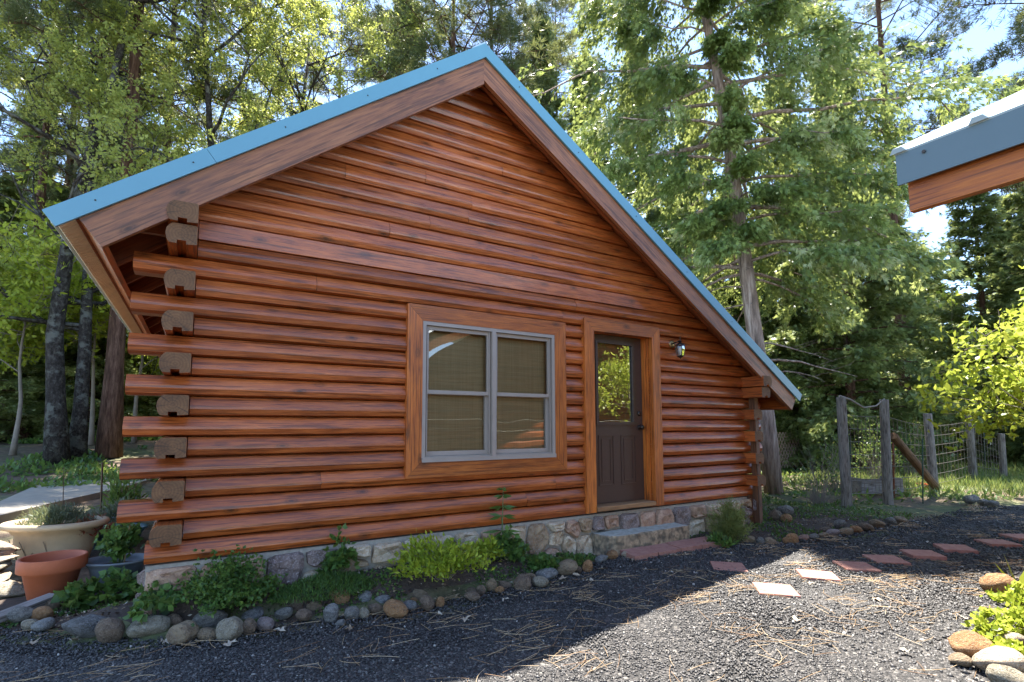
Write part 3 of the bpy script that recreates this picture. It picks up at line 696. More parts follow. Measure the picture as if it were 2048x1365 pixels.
P = [at(*p, z=-.20) for p in ((1182, 1060), (1212, 1083), (1228, 1074), (1310, 1062), (1378, 1051), (1382, 1046))]
step = rough_slab('doorstep', [(3.80, -.03), (3.81, -.24), (3.93, -.315), (4.5, -.315), (5.1, -.30), (5.12, -.02)], -.20, -.42, [M_CONC, M_CONCF])
tag(step, 'rough concrete doorstep slab under the brown door', 'step')
for i in range(4):
    a = at(1231+(1405-1231)*0, 1100, z=-.345)
    X0 = 3.905+i*.345; y0 = -.305-.003*i
    P4 = [(X0+.06, y0-.005), (X0+.398, y0-.005), (X0+.335, y0-.30), (X0-.003, y0-.30)]
    lab = ['leftmost of the four red paving slabs laid against the concrete step', 'second from left of the four red slabs against the concrete step', 'third from left of the four red slabs against the concrete step', 'rightmost of the four red paving slabs laid against the concrete step'][i]
    cx, cy = sum(p[0] for p in P4)/4, sum(p[1] for p in P4)/4
    b = MB().prism([(cx+(p[0]-cx)*.985, cy+(p[1]-cy)*.985) for p in P4][::-1], 2, -.40, -.348-.004*(i % 2))
    tag(b.build('paving_slab', M_PAVER, None, org=(cx, cy, -.40)), lab, 'paver', 'red slabs at the doorstep')
    X1 = X0+.03 if i else X0-.01
    tag(MB().box(X0+.012, X0+.33, y0-.315, y0-.03, -.455, -.402).build('paving_slab', M_PAVER, None, org=(X0+.17, y0-.17, -.455)),
        ['leftmost', 'second from left', 'third from left', 'rightmost'][i]+' red slab of the buried lower layer beneath the doorstep pavers', 'paver', 'red slabs at the doorstep')
pav = [((1417.6, 1121), (1481, 1125.5), (1499, 1143), (1431, 1140), 'red stepping stone lying in the cabin shadow nearest the doorstep'),
       ((1503.6, 1164), (1573, 1169), (1606, 1192), (1524, 1187), 'nearest sunlit stepping stone with a thick orange edge'),
       ((1589.5, 1137), (1657, 1142.5), (1685, 1160.5), (1612, 1155.5), 'second sunlit stepping stone in the row across the gravel'),
       ((1666, 1122), (1733, 1125), (1760, 1140), (1692, 1138.5), 'third stepping stone, half lit at the edge of the tree shade'),
       ((1728, 1109.5), (1785, 1112), (1818, 1125), (1757, 1123.5), 'fourth red stepping stone, dappled at the shade edge'),
       ((1804, 1097), (1868, 1101), (1886, 1114), (1822, 1112), 'fifth stepping stone, dark red in the tree shade'),
       ((1872, 1086), (1930, 1090), (1951, 1102.5), (1888, 1099), 'sixth stepping stone, in the shade towards the right edge'),
       ((1952, 1077), (2010, 1080), (2040, 1089.5), (1978, 1088.5), 'seventh stepping stone, in the shade near the right edge'),
       ((1998, 1067), (2060, 1068), (2095, 1078), (2022, 1077), 'farthest stepping stone, striped with sunlight at the right edge')]
for a in pav:
    W = [at(*p, z=GZ+.03) for p in a[:4]]; c = sum(W)/4
    e1 = (W[1]-W[0]+W[2]-W[3])/2; e2 = (W[3]-W[0]+W[2]-W[1])/2
    def fix(e): return e/np.linalg.norm(e)*.30
    u = e1/np.linalg.norm(e1); w = e2-u*np.dot(e2, u); w /= np.linalg.norm(w)
    th = math.atan2(u[1], u[0])
    b = MB().box(-.152, .152, -.152, .152, -.03, .020, bev=.004)
    o = b.build('stepping_stone', M_PAVER); o.location = (c[0], c[1], GZ+.010); o.rotation_euler = (random.uniform(-.02, .02), random.uniform(-.02, .02), th)
    tag(o, a[4], 'stepping stone', 'stepping stones across the gravel')

# ------------------------------------------------------------------ rocks
def rock_mesh(seed, angular=0.0):
    r_ = np.random.default_rng(seed); bm = bmesh.new(); bmesh.ops.create_icosphere(bm, subdivisions=3, radius=1.0)
    V = np.array([v.co[:] for v in bm.verts]); Fs = np.array([[v.index for v in f.verts] for f in bm.faces]); bm.free()
    D = np.ones(len(V)); 
    for k in range(7):
        d = r_.normal(size=3); d /= np.linalg.norm(d); t = V@d; D += r_.uniform(-.16, .16)*t+r_.uniform(-.10, .10)*np.sin(3.1*t+k)
    for k in range(int(5+8*angular)):           # facets
        d = r_.normal(size=3); d /= np.linalg.norm(d); lim = r_.uniform(.66, .9) if angular else r_.uniform(.74, .97)
        t = (V*D[:, None])@d; over = t > lim; D[over] *= (lim+.25*(t[over]-lim))/t[over]
    D += .05*np.sin(5*V[:, 0]+seed)*np.sin(4.4*V[:, 1]+1.3*seed)*np.sin(4.7*V[:, 2]+2*seed)+.035*np.sin(9*V[:, 0]+seed)*np.sin(8*V[:, 1]+1.3*seed)*np.sin(8.5*V[:, 2])
    return V*D[:, None], Fs
RM = {}
def place_rock(cat_col, px0, py0, px1, py1, z=GZ, ang=0.0, label=None, seed=None, tilt=None, group=None, name='rock', thin=1.0):
    base = at((px0+px1)/2, py1, z=z); d = depth(base); sc = d/F
    w = (px1-px0)*sc; ph = (py1-py0)*sc; el = math.atan2(CAM[2]-z, math.hypot(*(base[:2]-CAM[:2])))
    dep = w*random.uniform(.7, .9); h = max(.5*w*thin, (ph-.42*math.sin(el)*dep)/math.cos(el))*1.25
    seed = random.randrange(14) if seed is None else seed; key = (seed, ang > 0, cat_col)
    if key not in RM:
        V, Fs = rock_mesh(seed+31*(ang > 0), ang); RM[key] = mesh_np('rock', V, Fs, [ROCKS[cat_col]], smooth=(ang == 0))
    hd = (base[:2]-CAM[:2])/np.linalg.norm(base[:2]-CAM[:2]); p = base[:2]+hd*dep*.38
    o = link(name, RM[key], None, (p[0], p[1], z+h*.5-h*.12), (random.uniform(-.25, .25), random.uniform(-.3, .3) if tilt is None else tilt, math.atan2(RT[1], RT[0])+random.uniform(-.25, .25)), (w/2*1.10, dep/2*1.1, h/2))
    return tag(o, label, 'rock', group)
RK = [('grey', 17, 1217, 63, 1246, 0), ('orange-brown', 60, 1217, 97, 1241, 0), ('tan', 86, 1197, 117, 1218, 0), ('beige', 40, 1242, 71, 1262, 0), ('blue-grey', 68, 1243, 108, 1264, 0),
 ('dark grey', 127, 1236, 208, 1283, 1), ('brown', 192, 1240, 240, 1287, 0), ('pinkish grey', 243, 1221, 308, 1253, 1), ('beige', 263, 1237, 335, 1276, 0), ('brown', 333, 1236, 362, 1263, 0),
 ('tan', 343, 1246, 393, 1288, 0), ('grey', 385, 1229, 447, 1260, 0), ('tan', 399, 1260, 437, 1280, 0), ('beige', 438, 1237, 486, 1281, 0), ('brown', 486, 1242, 512, 1273, 1), ('blue-grey', 487, 1220, 531, 1242, 0),
 ('blue-grey', 455, 1225, 487, 1238, 1), ('pinkish grey', 516, 1235, 550, 1261, 0), ('grey', 546, 1222, 583, 1242, 0), ('brown', 576, 1204, 607, 1228, 0), ('brown', 592, 1223, 621, 1246, 0), ('tan', 614, 1204, 648, 1225, 0),
 ('brown', 639, 1200, 661, 1214, 0), ('orange-brown', 659, 1181, 702, 1218, 1), ('blue-grey', 644, 1213, 678, 1248, 1), ('blue-grey', 670, 1242, 690, 1253, 1), ('grey', 690, 1213, 718, 1241, 0), ('blue-grey', 713, 1187, 746, 1212, 0),
 ('blue-grey', 749, 1191, 782, 1212, 0), ('beige', 719, 1217, 737, 1239, 1), ('brown', 735, 1209, 761, 1231, 1), ('orange-brown', 765, 1206, 814, 1238, 0), ('blue-grey', 806, 1202, 833, 1223, 0), ('orange-brown', 821, 1196, 836, 1206, 0),
 ('brown', 836, 1199, 868, 1223, 0), ('tan', 823, 1188, 857, 1199, 1), ('orange-brown', 871, 1198, 888, 1216, 0), ('brown', 928, 1191, 964, 1205, 1), ('brown', 934, 1174, 952, 1187, 0), ('brown', 954, 1172, 973, 1192, 1),
 ('tan', 972, 1162, 990, 1185, 0), ('orange-brown', 989, 1175, 1005, 1188, 0), ('brown', 998, 1162, 1024, 1178, 0), ('brown', 1027, 1151, 1065, 1182, 0), ('tan', 1051, 1148, 1073, 1160, 0), ('beige', 1064, 1157, 1095, 1178, 0),
 ('blue-grey', 1073, 1140, 1115, 1160, 0), ('tan', 1112, 1126, 1153, 1153, 0), ('brown', 1152, 1134, 1164, 1146, 0), ('orange-brown', 1166, 1124, 1185, 1145, 0), ('blue-grey', 1188, 1110, 1215, 1128, 1), ('orange-brown', 1213, 1104, 1235, 1121, 0),
 ('cream', 1243, 1104, 1256, 1117, 1), ('orange-brown', 1442, 1082, 1455, 1097, 0), ('tan', 1411, 1073, 1431, 1085, 1), ('tan', 1491, 1074, 1509, 1088, 0), ('grey', 1511, 1078, 1531, 1090, 0), ('tan', 1529, 1076, 1553, 1090, 0),
 ('orange-brown', 1565, 1075, 1578, 1089, 1), ('orange-brown', 1573, 1068, 1595, 1089, 0), ('rose', 1596, 1074, 1618, 1083, 1), ('grey', 1617, 1069, 1637, 1080, 0), ('tan', 1636, 1066, 1653, 1076, 0), ('pinkish grey', 1653, 1059, 1677, 1072, 0),
 ('tan', 1678, 1058, 1704, 1071, 0), ('orange-brown', 1700, 1053, 1722, 1066, 0), ('brown', 1720, 1050, 1745, 1061, 0), ('tan', 1742, 1046, 1768, 1056, 0), ('grey', 1770, 1040, 1793, 1050, 0), ('tan', 1792, 1036, 1815, 1046, 0), ('brown', 1640, 1056, 1660, 1066, 0), ('grey', 1668, 1040, 1690, 1056, 0)]
ORD = ['first', 'second', 'third', 'fourth', 'fifth', 'sixth', 'seventh', 'eighth', 'ninth', 'tenth', 'eleventh', 'twelfth', 'thirteenth', 'fourteenth', 'fifteenth', 'sixteenth', 'seventeenth', 'eighteenth', 'nineteenth', 'twentieth']
cnt = {}
srt = sorted(RK, key=lambda r: (r[1]+r[3])/2)
for r in srt:
    left = r[1] < 1300; key = (r[0], r[5], left); cnt[key] = cnt.get(key, 0)+1
    w = r[3]-r[1]
    lab = '%s %s rock, %s such from the left in the border %s' % (r[0], 'jagged' if r[5] else 'rounded', ORD[cnt[key]-1], 'edging the cabin bed' if left else 'right of the doorstep')
    place_rock(r[0], *r[1:5], ang=float(r[5]), label=lab, group='rocks edging the gravel')
place_rock('dark grey', 1176, 1058, 1224, 1100, z=-.40, ang=0.0, label='dark mossy boulder against the left end of the concrete step', name='boulder')
for r in [('orange-brown', 1971, 1152, 2036, 1195, 0, 'big orange triangular rock at the right garden edge, farther one'), ('orange-brown', 1904, 1275, 1983, 1324, 0, 'big orange-tan rock at the lower right garden edge'),
          ('tan', 1901, 1320, 1940, 1335, 0, 'small flat tan rock just in front of the big orange-tan rock'), ('cream', 1960, 1330, 2060, 1362, 1, 'flat pale slab rock in the bottom right corner'),
          ('cream', 2003, 1268, 2045, 1294, 0, 'pale round rock among leaves in the right garden'), ('cream', 1975, 1236, 1996, 1258, 0, 'upright pale rock at the left rim of the right garden'),
          ('cream', 1981, 1254, 2001, 1269, 0, 'small pale rock touching the upright pale rock'), ('cream', 2005, 1221, 2038, 1246, 1, 'jagged pale rock in the middle of the right garden'),
          ('beige', 1991, 1290, 2050, 1322, 1, 'broad beige rock behind the flat pale slab'), ('orange-brown', 1969, 1312, 1991, 1331, 0, 'small orange rock right of the big orange-tan rock'),
          ('tan', 1989, 1312, 2017, 1334, 0, 'tan egg-shaped rock in front of the broad beige rock'), ('beige', 1985, 1350, 2060, 1385, 0, 'beige rock cut off by the bottom right corner'),
          ('cream', 2030, 1192, 2052, 1206, 0, 'small pale rock right of the farther orange rock')]:
    place_rock(*r[:5], ang=float(r[5]), label=r[6], z=GZ)
for r in [('grey', 1927, 990, 1955, 1006, 'grey rock at the edge of the sunlit grass'), ('grey', 1955, 999, 1973, 1010, 'small grey rock right of the grey rock by the grass'), ('grey', 1972, 1000, 1994, 1012, 'low grey rock, rightmost at the edge of the sunlit grass'),
          ('brown', 1540, 1022, 1562, 1042, 'dark brown rock behind the corner post of the cabin'), ('orange-brown', 1562, 1030, 1582, 1046, 'tilted orange rock near the cabin corner post'), ('grey', 1552, 1012, 1580, 1032, 'mossy grey rock behind the cabin corner post')]:
    place_rock(*r[:5], z=GZ+.02, label=r[5])
# stacked flat stones at the left edge
for i, (a, b_, c_, d_) in enumerate([(-60, 1086, 28, 1104), (-70, 1100, 22, 1118), (-55, 1116, 24, 1134), (-60, 1132, 18, 1152), (-70, 1150, 12, 1172), (-60, 1168, 42, 1190)]):
    z = -.10-.055*i
    place_rock(['cream', 'rose', 'cream', 'beige', 'cream', 'beige'][i], a, b_, c_, d_, z=z, ang=1.0, label='flat pale stone, %s from the top of the stack at the left edge' % ORD[i], group='stacked stones at the left edge', thin=.4)
pl = at(30, 1215, z=GZ); q0, q1 = at(-40, 1252, z=GZ+.03), at(70, 1207, z=GZ+.06); th = math.atan2(q1[1]-q0[1], q1[0]-q0[0])
o = MB().box(-.33, .33, -.045, .045, -.02, .025).build('plank', W_GREYX); o.location = (q0+q1)/2; o.rotation_euler = (0.1, -.05, th); tag(o, 'short weathered grey board lying on the rocks at lower left', 'board')

# ------------------------------------------------------------------ pots
def pot(name, label, px, py, rim_px, prof, mat, sx=1, sy=1, z=GZ, rot=0.0, fill=None, tilt=0.0):
    p = at(px, py, z=z); t = thing(name, label, 'pot', tuple(p), None, rot)
    sc = rim_px*depth(p)/F/2/max(r for r, _ in prof)
    P = [(r*sc, h*sc) for r, h in prof]
    o = MB().lathe(P, n=36, sx=sx, sy=sy).build('pot_body', mat, t, org=(0, 0, 0), smooth=True, loc=(0, 0, 0)); o.rotation_euler = (0, tilt, 0)
    k = fill if fill else .86
    top = max(h for _, h in P); rin = [r for r, h in P if h <= top*k][-1]
    s = MB().lathe([(rin*.93, 0), (rin*.5, .008), (.01, .012)], n=24, sx=sx, sy=sy).build('potting_soil', M_SOIL, t, loc=(0, 0, top*k))
    return t, top, sc
# profiles: outer wall up, over the rim and down inside
TERP = [(r, h*1.42) for r, h in [(.62, 0), (.64, .01), (.84, .66), (.97, .67), (1.0, .69), (1.0, .98), (.97, 1.0), (.88, .99), (.86, .66), (.82, .60)]]
terra, tt, _ = pot('terracotta_pot', 'empty orange terracotta pot in front of the cream planter', 101, 1192, 110, TERP, M_TERRA, fill=.62)
CRP = [(.50, 0), (.53, .03), (.66, .48), (.74, .72), (.80, .75), (.84, .82), (.97, .85), (1.0, .90), (.97, .95), (.86, .96), (.80, .90), (.77, .80)]
CRP = [(r if h > .7 else r*1.12, h*1.08) for r, h in CRP]
cream, ct, csc = pot('cream_planter', 'large cream bowl planter with vine relief at the left', 106, 1140, 188, CRP, M_CPOT, sx=1.0, sy=.72, rot=-.5, fill=.86)
b = MB(); b2 = random.Random(2)
for a0 in (-2.35, -1.75, -1.15):
    for s in (-1, 1):
        pts = []
        for k in range(7):
            t_ = k/6; a = a0+s*.16*t_; zz = (.22+.36*t_*(1-.3*t_))*csc if s > 0 else (.22+.48*t_)*csc; rr = np.interp(zz/csc, [0, .032, .518, .778], [.56, .594, .739, .83])*csc+.004
            pts.append((rr*math.cos(a), rr*.72*math.sin(a), zz))
        b.tube(pts, .004, 5)
b.build('vine_relief', M_RELIEF, cream, loc=(0, 0, 0))
GRP = [(.62, 0), (.66, .02), (.80, .55), (.93, .72), (1.0, .74), (1.0, .80), (.93, .80), (.84, .66), (.80, .58)]
grey, gt, _ = pot('grey_pot', 'grey plastic pot with leafy seedling by the foundation corner', 232, 1166, 118, GRP, M_GPOT, sx=1.0, sy=.8, rot=-.4, z=-.38, fill=.72)
teal, tt2, _ = pot('teal_pot', 'dark teal pot behind the grey pot and under the log ends', 232, 1098, 104, GRP, M_TEAL, z=-.33, fill=.72)
teal2, tt3, _ = pot('teal_pot', 'dark pot farther back beneath the protruding log ends', 240, 1062, 84, GRP, M_GPOT, z=-.25, fill=.72)

# ------------------------------------------------------------------ neighbouring roof on the right
D0 = 2.55
K = at(1788, 309, d=D0); xe, ye, ze = K
E1 = at(2048, 186, y=ye); rs = (E1[2]-ze)/(E1[0]-xe)                 # rake slope from the photographed outline
rs = min(max(rs, .35), .9)
garage = thing('garage', 'neighbouring wooden building with pale metal roof and grey-blue eave trim at right', 'building', (xe, ye, 0))
tb = at(1812, 375, d=D0)[2]; wb = at(1828, 428, d=D0)[2]; tz = ze-.008
ang = math.atan(rs); RLEN = 4.6; YF = ye-9.0
b = MB().box(0, RLEN, YF, ye, -.012, 0.0)
for yy in np.arange(ye-.02, YF, -.305): b.prism([(yy-.035, 0.0), (yy-.018, .024), (yy+.018, .024), (yy+.035, 0.0)], 0, -.012, RLEN)
b.build('metal_roof_panel', M_ROOF, garage, loc=(0, -ye, ze), rot=(0, -ang, 0))
b = MB().box(0, RLEN, YF, ye, -.012, 0.0); b.build('metal_roof_panel', M_ROOF, garage, loc=(2*RLEN*math.cos(ang), -ye, ze), rot=(0, ang+math.pi, 0))
MB().box(xe+.004, xe+.016, YF, ye-.004, tb, tz).build('eave_trim', M_BLUEG, garage, org=(xe, ye, 0))
MB().box(xe+.016, xe+.03, ye-.03, ye-.004, tb+.01, tz-.004).build('trim_return', M_CREAM, garage, org=(xe, ye, 0))
MB().box(xe+.05, xe+.095, YF, ye-.03, wb, tz-.01).build('eave_board', W_ORG, garage, org=(xe+.07, ye, wb))
MB().box(xe+.24, xe+.36, YF, ye-.42, wb-.02, wb+.10).build('beam', W_ORG, garage, org=(xe+.3, ye, wb))
MB().tube([(xe+.003, ye-.12, tb+.12), (xe-.004, ye-.12, tb+.12)], .008, 8).build('trim_screw', M_BRONZE, garage, org=(xe, ye, 0))
b = MB().box(.1, RLEN-.05, YF+.05, ye-.035, -.12, -.014); b.build('roof_deck', W_RAFT, garage, loc=(0, -ye, ze), rot=(0, -ang, 0))
xa = xe+.06; b = MB(); b.box(0, RLEN, ye-.075, ye-.035, -.26, -.014)
b.build('barge_board', W_BRD, garage, loc=(0, -ye, ze), rot=(0, -ang, 0))
wx0, wx1, wy1 = xe+.75, xe+2*RLEN*math.cos(ang)-.75, ye-.95
nlog = int((ze+.42)/.19)
for k in range(nlog):
    q_ = k*.19-.42
    MB().prism([(wy1-.2, q_), (wy1-.02, q_), (wy1+.02, q_+.05), (wy1+.02, q_+.14), (wy1-.02, q_+.186), (wy1-.2, q_+.186)], 0, wx0, wx1).build('log', W_LOG, garage, org=((wx0+wx1)/2, wy1, q_))
    MB().prism([(wx0-.02, q_), (wx0+.1, q_), (wx0+.1, q_+.186), (wx0-.02, q_+.186)], 1, YF+.6, wy1-.2).build('log', W_LOGY, garage, org=(wx0, wy1, q_))
zp = nlog*.19-.42
b = MB().prism([(wx0, zp), (wx1, zp), ((wx0+wx1)/2, ze+RLEN*math.sin(ang)-.15)], 1, wy1-.15, wy1-.03); b.build('gable_wall', W_SIDE, garage, org=((wx0+wx1)/2, wy1, zp))

# ------------------------------------------------------------------ trees
def unit(v): return v/(np.linalg.norm(v, axis=-1, keepdims=True)+1e-9)
def leaf_quads(P, D, L, W, r_, fold=0.0):
    """diamond leaves: base P, direction D, length L, width W, random roll"""
    n = len(P); D = unit(D); A = r_.normal(size=(n, 3)); S = unit(np.cross(D, A)); N = np.cross(S, D)
    L = np.broadcast_to(L, (n,))[:, None]; W = np.broadcast_to(W, (n,))[:, None]
    mid = P+D*L*.45
    V = np.stack([P, mid+S*W*.5+N*W*fold, P+D*L, mid-S*W*.5+N*W*fold], 1).reshape(-1, 3)
    Fs = np.arange(4*n).reshape(n, 4); return V, Fs
def fan_tris(P, D, L, W, r_):
    """feathery spray: three narrow tapering fingers from one base"""
    n = len(P); D = unit(D); S = unit(np.cross(D, r_.normal(size=(n, 3)))); L = np.broadcast_to(L, (n,))[:, None]; W = np.broadcast_to(W, (n,))[:, None]; V = []
    for ang_, k in ((-.34, .7), (0, 1.0), (.34, .7)):
        d = D*math.cos(ang_)+S*math.sin(ang_); s_ = S*math.cos(ang_)-D*math.sin(ang_); o = P+D*L*(.0 if ang_ == 0 else .16)
        V.append(np.stack([o, o+d*L*k*.5+s_*W*.5, o+d*L*k, o+d*L*k*.5-s_*W*.5], 1))
    V = np.stack(V, 1).reshape(-1, 3); return V, np.arange(len(V)).reshape(-1, 4)
class Bunch:
    def __init__(s): s.V = []; s.F = []; s.T = []; s.n = 0
    def add(s, V, Fs, tone):
        s.V.append(V); s.F.append(Fs+s.n); s.T.append(np.broadcast_to(tone, (len(Fs),))); s.n += len(V)
    def mesh(s, name, mat): return mesh_np(name, np.concatenate(s.V), np.concatenate(s.F), [mat], attr=np.concatenate(s.T))
L_CEDAR = leafmat('cedar_foliage', [(0.0, (0.055, 0.105, 0.024)), (0.45, (0.15, 0.22, 0.06)), (0.8, (0.27, 0.34, 0.11)), (1.0, (0.45, 0.47, 0.24))], .45, .36, .6)
L_FIR = leafmat('fir_foliage', [(0.0, (0.07, 0.11, 0.035)), (0.5, (0.18, 0.245, 0.08)), (0.85, (0.31, 0.37, 0.14)), (1.0, (0.45, 0.48, 0.24))], .48, .34, .6)
L_PINE = leafmat('pine_needles', [(0.0, (0.035, 0.06, 0.025)), (0.5, (0.075, 0.11, 0.045)), (1.0, (0.19, 0.22, 0.11))], .28, .4)
L_OAK = leafmat('spring_oak_leaves', [(0.0, (0.11, 0.15, 0.03)), (0.5, (0.25, 0.30, 0.06)), (1.0, (0.44, 0.46, 0.13))], .5, .45)
L_DOG = leafmat('yellow_green_leaves', [(0.0, (0.15, 0.22, 0.015)), (0.5, (0.30, 0.38, 0.03)), (1.0, (0.46, 0.50, 0.07))], .5, .4)
L_GREEN = leafmat('green_garden_leaves', [(0.0, (0.028, 0.07, 0.02)), (0.5, (0.07, 0.15, 0.03)), (1.0, (0.15, 0.25, 0.045))], .35, .45)
L_LIME = leafmat('lime_shrub_leaves', [(0.0, (0.14, 0.22, 0.015)), (0.5, (0.28, 0.36, 0.025)), (1.0, (0.44, 0.48, 0.05))], .35, .45)
L_GRAS = leafmat('grass_blades', [(0.0, (0.04, 0.08, 0.02)), (0.5, (0.12, 0.19, 0.04)), (1.0, (0.33, 0.36, 0.12))], .35, .5)
L_RED = leafmat('red_maple_leaves', [(0.0, (0.12, 0.02, 0.015)), (1.0, (0.28, 0.07, 0.045))], .35, .45)
L_GREY = leafmat('grey_green_leaves', [(0.0, (0.04, 0.065, 0.045)), (1.0, (0.13, 0.17, 0.12))], .3, .5)
L_OLIVE = leafmat('olive_shrub_leaves', [(0.0, (0.07, 0.10, 0.03)), (0.5, (0.15, 0.19, 0.05)), (1.0, (0.26, 0.29, 0.09))], .35, .5)

def branch_path(p0, az, el, L, droop, r_, k=6, wob=.06):
    d = np.array([math.cos(az)*math.cos(el), math.sin(az)*math.cos(el), math.sin(el)]); pts = [p0]
    for i in range(1, k):
        t = i/(k-1); pts.append(p0+d*L*t+np.array([0, 0, -droop*L*t*t])+r_.normal(size=3)*wob*L*t*.5)
    return np.array(pts)
def along(path, t):
    k = len(path)-1; f = np.clip(t, 0, .9999)*k; i = f.astype(int); return path[i]+(path[i+1]-path[i])*(f-i)[:, None]
def conifer(seed, Ht, Rad, tr, t0, nb, nl, style, curve=None, trunk_mat=B_PINE, leaf_mat=None, bare=0.0, droop=.25, uplift=.15, lsize=1.0, deadlow=0, slim=1.0, asym=None, flare=.35):
    r_ = np.random.default_rng(seed); tb = MB()
    kk = 12; cv = curve or (lambda t: np.array([0.0, 0.0]))
    tp = np.array([[*cv(i/kk), Ht*i/kk] for i in range(kk+1)])
    rad = [tr*(1-.92*(i/kk)**.9)+(tr*flare if i == 0 else 0) for i in range(kk+1)]
    tb.tube(tp, rad, 12, jit=.04); B = Bunch(); per = max(4, nl//nb)
    ga = 2.39996
    for b in range(nb+deadlow):
        dead = b >= nb
        t = t0+(1-t0)*((b+.5)/nb)**1.0 if not dead else t0*r_.uniform(.45, 1.05)
        t = min(t, .985); p0 = along(tp, np.array([t]))[0]
        u = (t-t0)/(1-t0) if not dead else 0
        if style == 'pine': prof = math.sin(math.pi*min(1, .25+.75*(1-u)))*.5+.6*(1-u)**.7
        else: prof = (1-u)**.75*(0.75+.25*math.sin(6*u))+.05
        L = Rad*max(.08, prof)*r_.uniform(.7, 1.12) if not dead else Rad*r_.uniform(.25, .5)
        az = b*ga+r_.uniform(-.35, .35); el = uplift+.55*u+r_.uniform(-.12, .12); dr = droop*(1-.7*u)
        if asym is not None: L *= 1-asym[1]*max(0, math.cos(az-asym[0]))
        path = branch_path(p0, az, el, L, dr, r_, 6)
        rb = max(.006, .018*L**.8*(1-.3*u)); tb.tube(path, [rb*(1-.85*i/5) for i in range(6)], 4, cap=False)
        if dead:
            for _ in range(3): tb.tube(branch_path(along(path, np.array([r_.uniform(.3, .8)]))[0], az+r_.uniform(-1, 1), r_.uniform(-.5, .4), L*.35, .1, r_, 4, .12), [.006, .005, .004, .002], 3, cap=False)
            continue
        dirh = unit(np.array([math.cos(az), math.sin(az), 0.0])); side = np.array([-dirh[1], dirh[0], 0.0])
        n = int(per*(.35+1.3*prof)); btone = r_.uniform(-.16, .16)
        if style == 'pine':
            n = max(3, n//14); s = r_.uniform(.35, 1.0, n)**.7; P = along(path, s)
            off = (r_.uniform(-1, 1, (n, 1))*side*L*.26*(1.15-s)[:, None]*2+np.stack([0*s, 0*s, r_.uniform(.0, .16, n)*L], 1))
            C = P+off
            for i in range(0, n, 3): tb.tube([P[i], (P[i]*.5+C[i]*.5)+np.array([0, 0, .02]), C[i]], [.008, .006, .004], 3, cap=False)
            m = 14; CC = np.repeat(C, m, 0); D = r_.normal(size=(n*m, 3))+np.repeat(unit(off+dirh*.2*L), m, 0)*.9+np.array([0, 0, .35])
            V, Fs = leaf_quads(CC, D, r_.uniform(.13, .22, n*m)*lsize, .014*lsize, r_)
            B.add(V, Fs, np.clip(.45+btone+np.repeat(r_.normal(size=n)*.12, m)+r_.normal(size=n*m)*.12, 0, 1))
        else:
            ntw = max(3, int(7+L*5)); ts = r_.uniform(.22+bare, 1.0, ntw); sg = np.where(r_.random(ntw) < .5, -1, 1)
            tl = L*(.10+.34*(1-ts)+.06)*r_.uniform(.6, 1.25, ntw)
            base = along(path, ts); td = unit(dirh*.85+side*(sg*r_.uniform(.45, 1.2, ntw))[:, None]+np.array([0, 0, 1.0])*r_.normal(-.22, .22, ntw)[:, None])
            tn = np.clip(.42+btone+r_.normal(size=ntw)*.17, 0, 1)
            which = r_.integers(0, ntw, n); f = r_.uniform(.05, 1.05, n)
            hang = (f**2)*tl[which]*(.38 if style == 'cedar' else .22)
            P = base[which]+td[which]*(f*tl[which])[:, None]-np.array([0, 0, 1.0])*hang[:, None]+r_.normal(size=(n, 3))*np.array([.045, .045, .05])*lsize
            D = td[which]+r_.normal(size=(n, 3))*.45-np.array([0, 0, .85 if style == 'cedar' else .3])
            V, Fs = fan_tris(P, D, r_.uniform(.07, .17, n)*lsize, r_.uniform(.014, .024, n)*lsize*slim, r_)
            B.add(V, Fs, np.repeat(np.clip(tn[which]+(f-.5)*.25+r_.normal(size=n)*.09, 0, 1), 3))
            for i in range(0, ntw, 3): tb.tube([base[i], base[i]+td[i]*tl[i]*.55-np.array([0, 0, .05*tl[i]])], [.006, .002], 3, cap=False)
    return tb, B
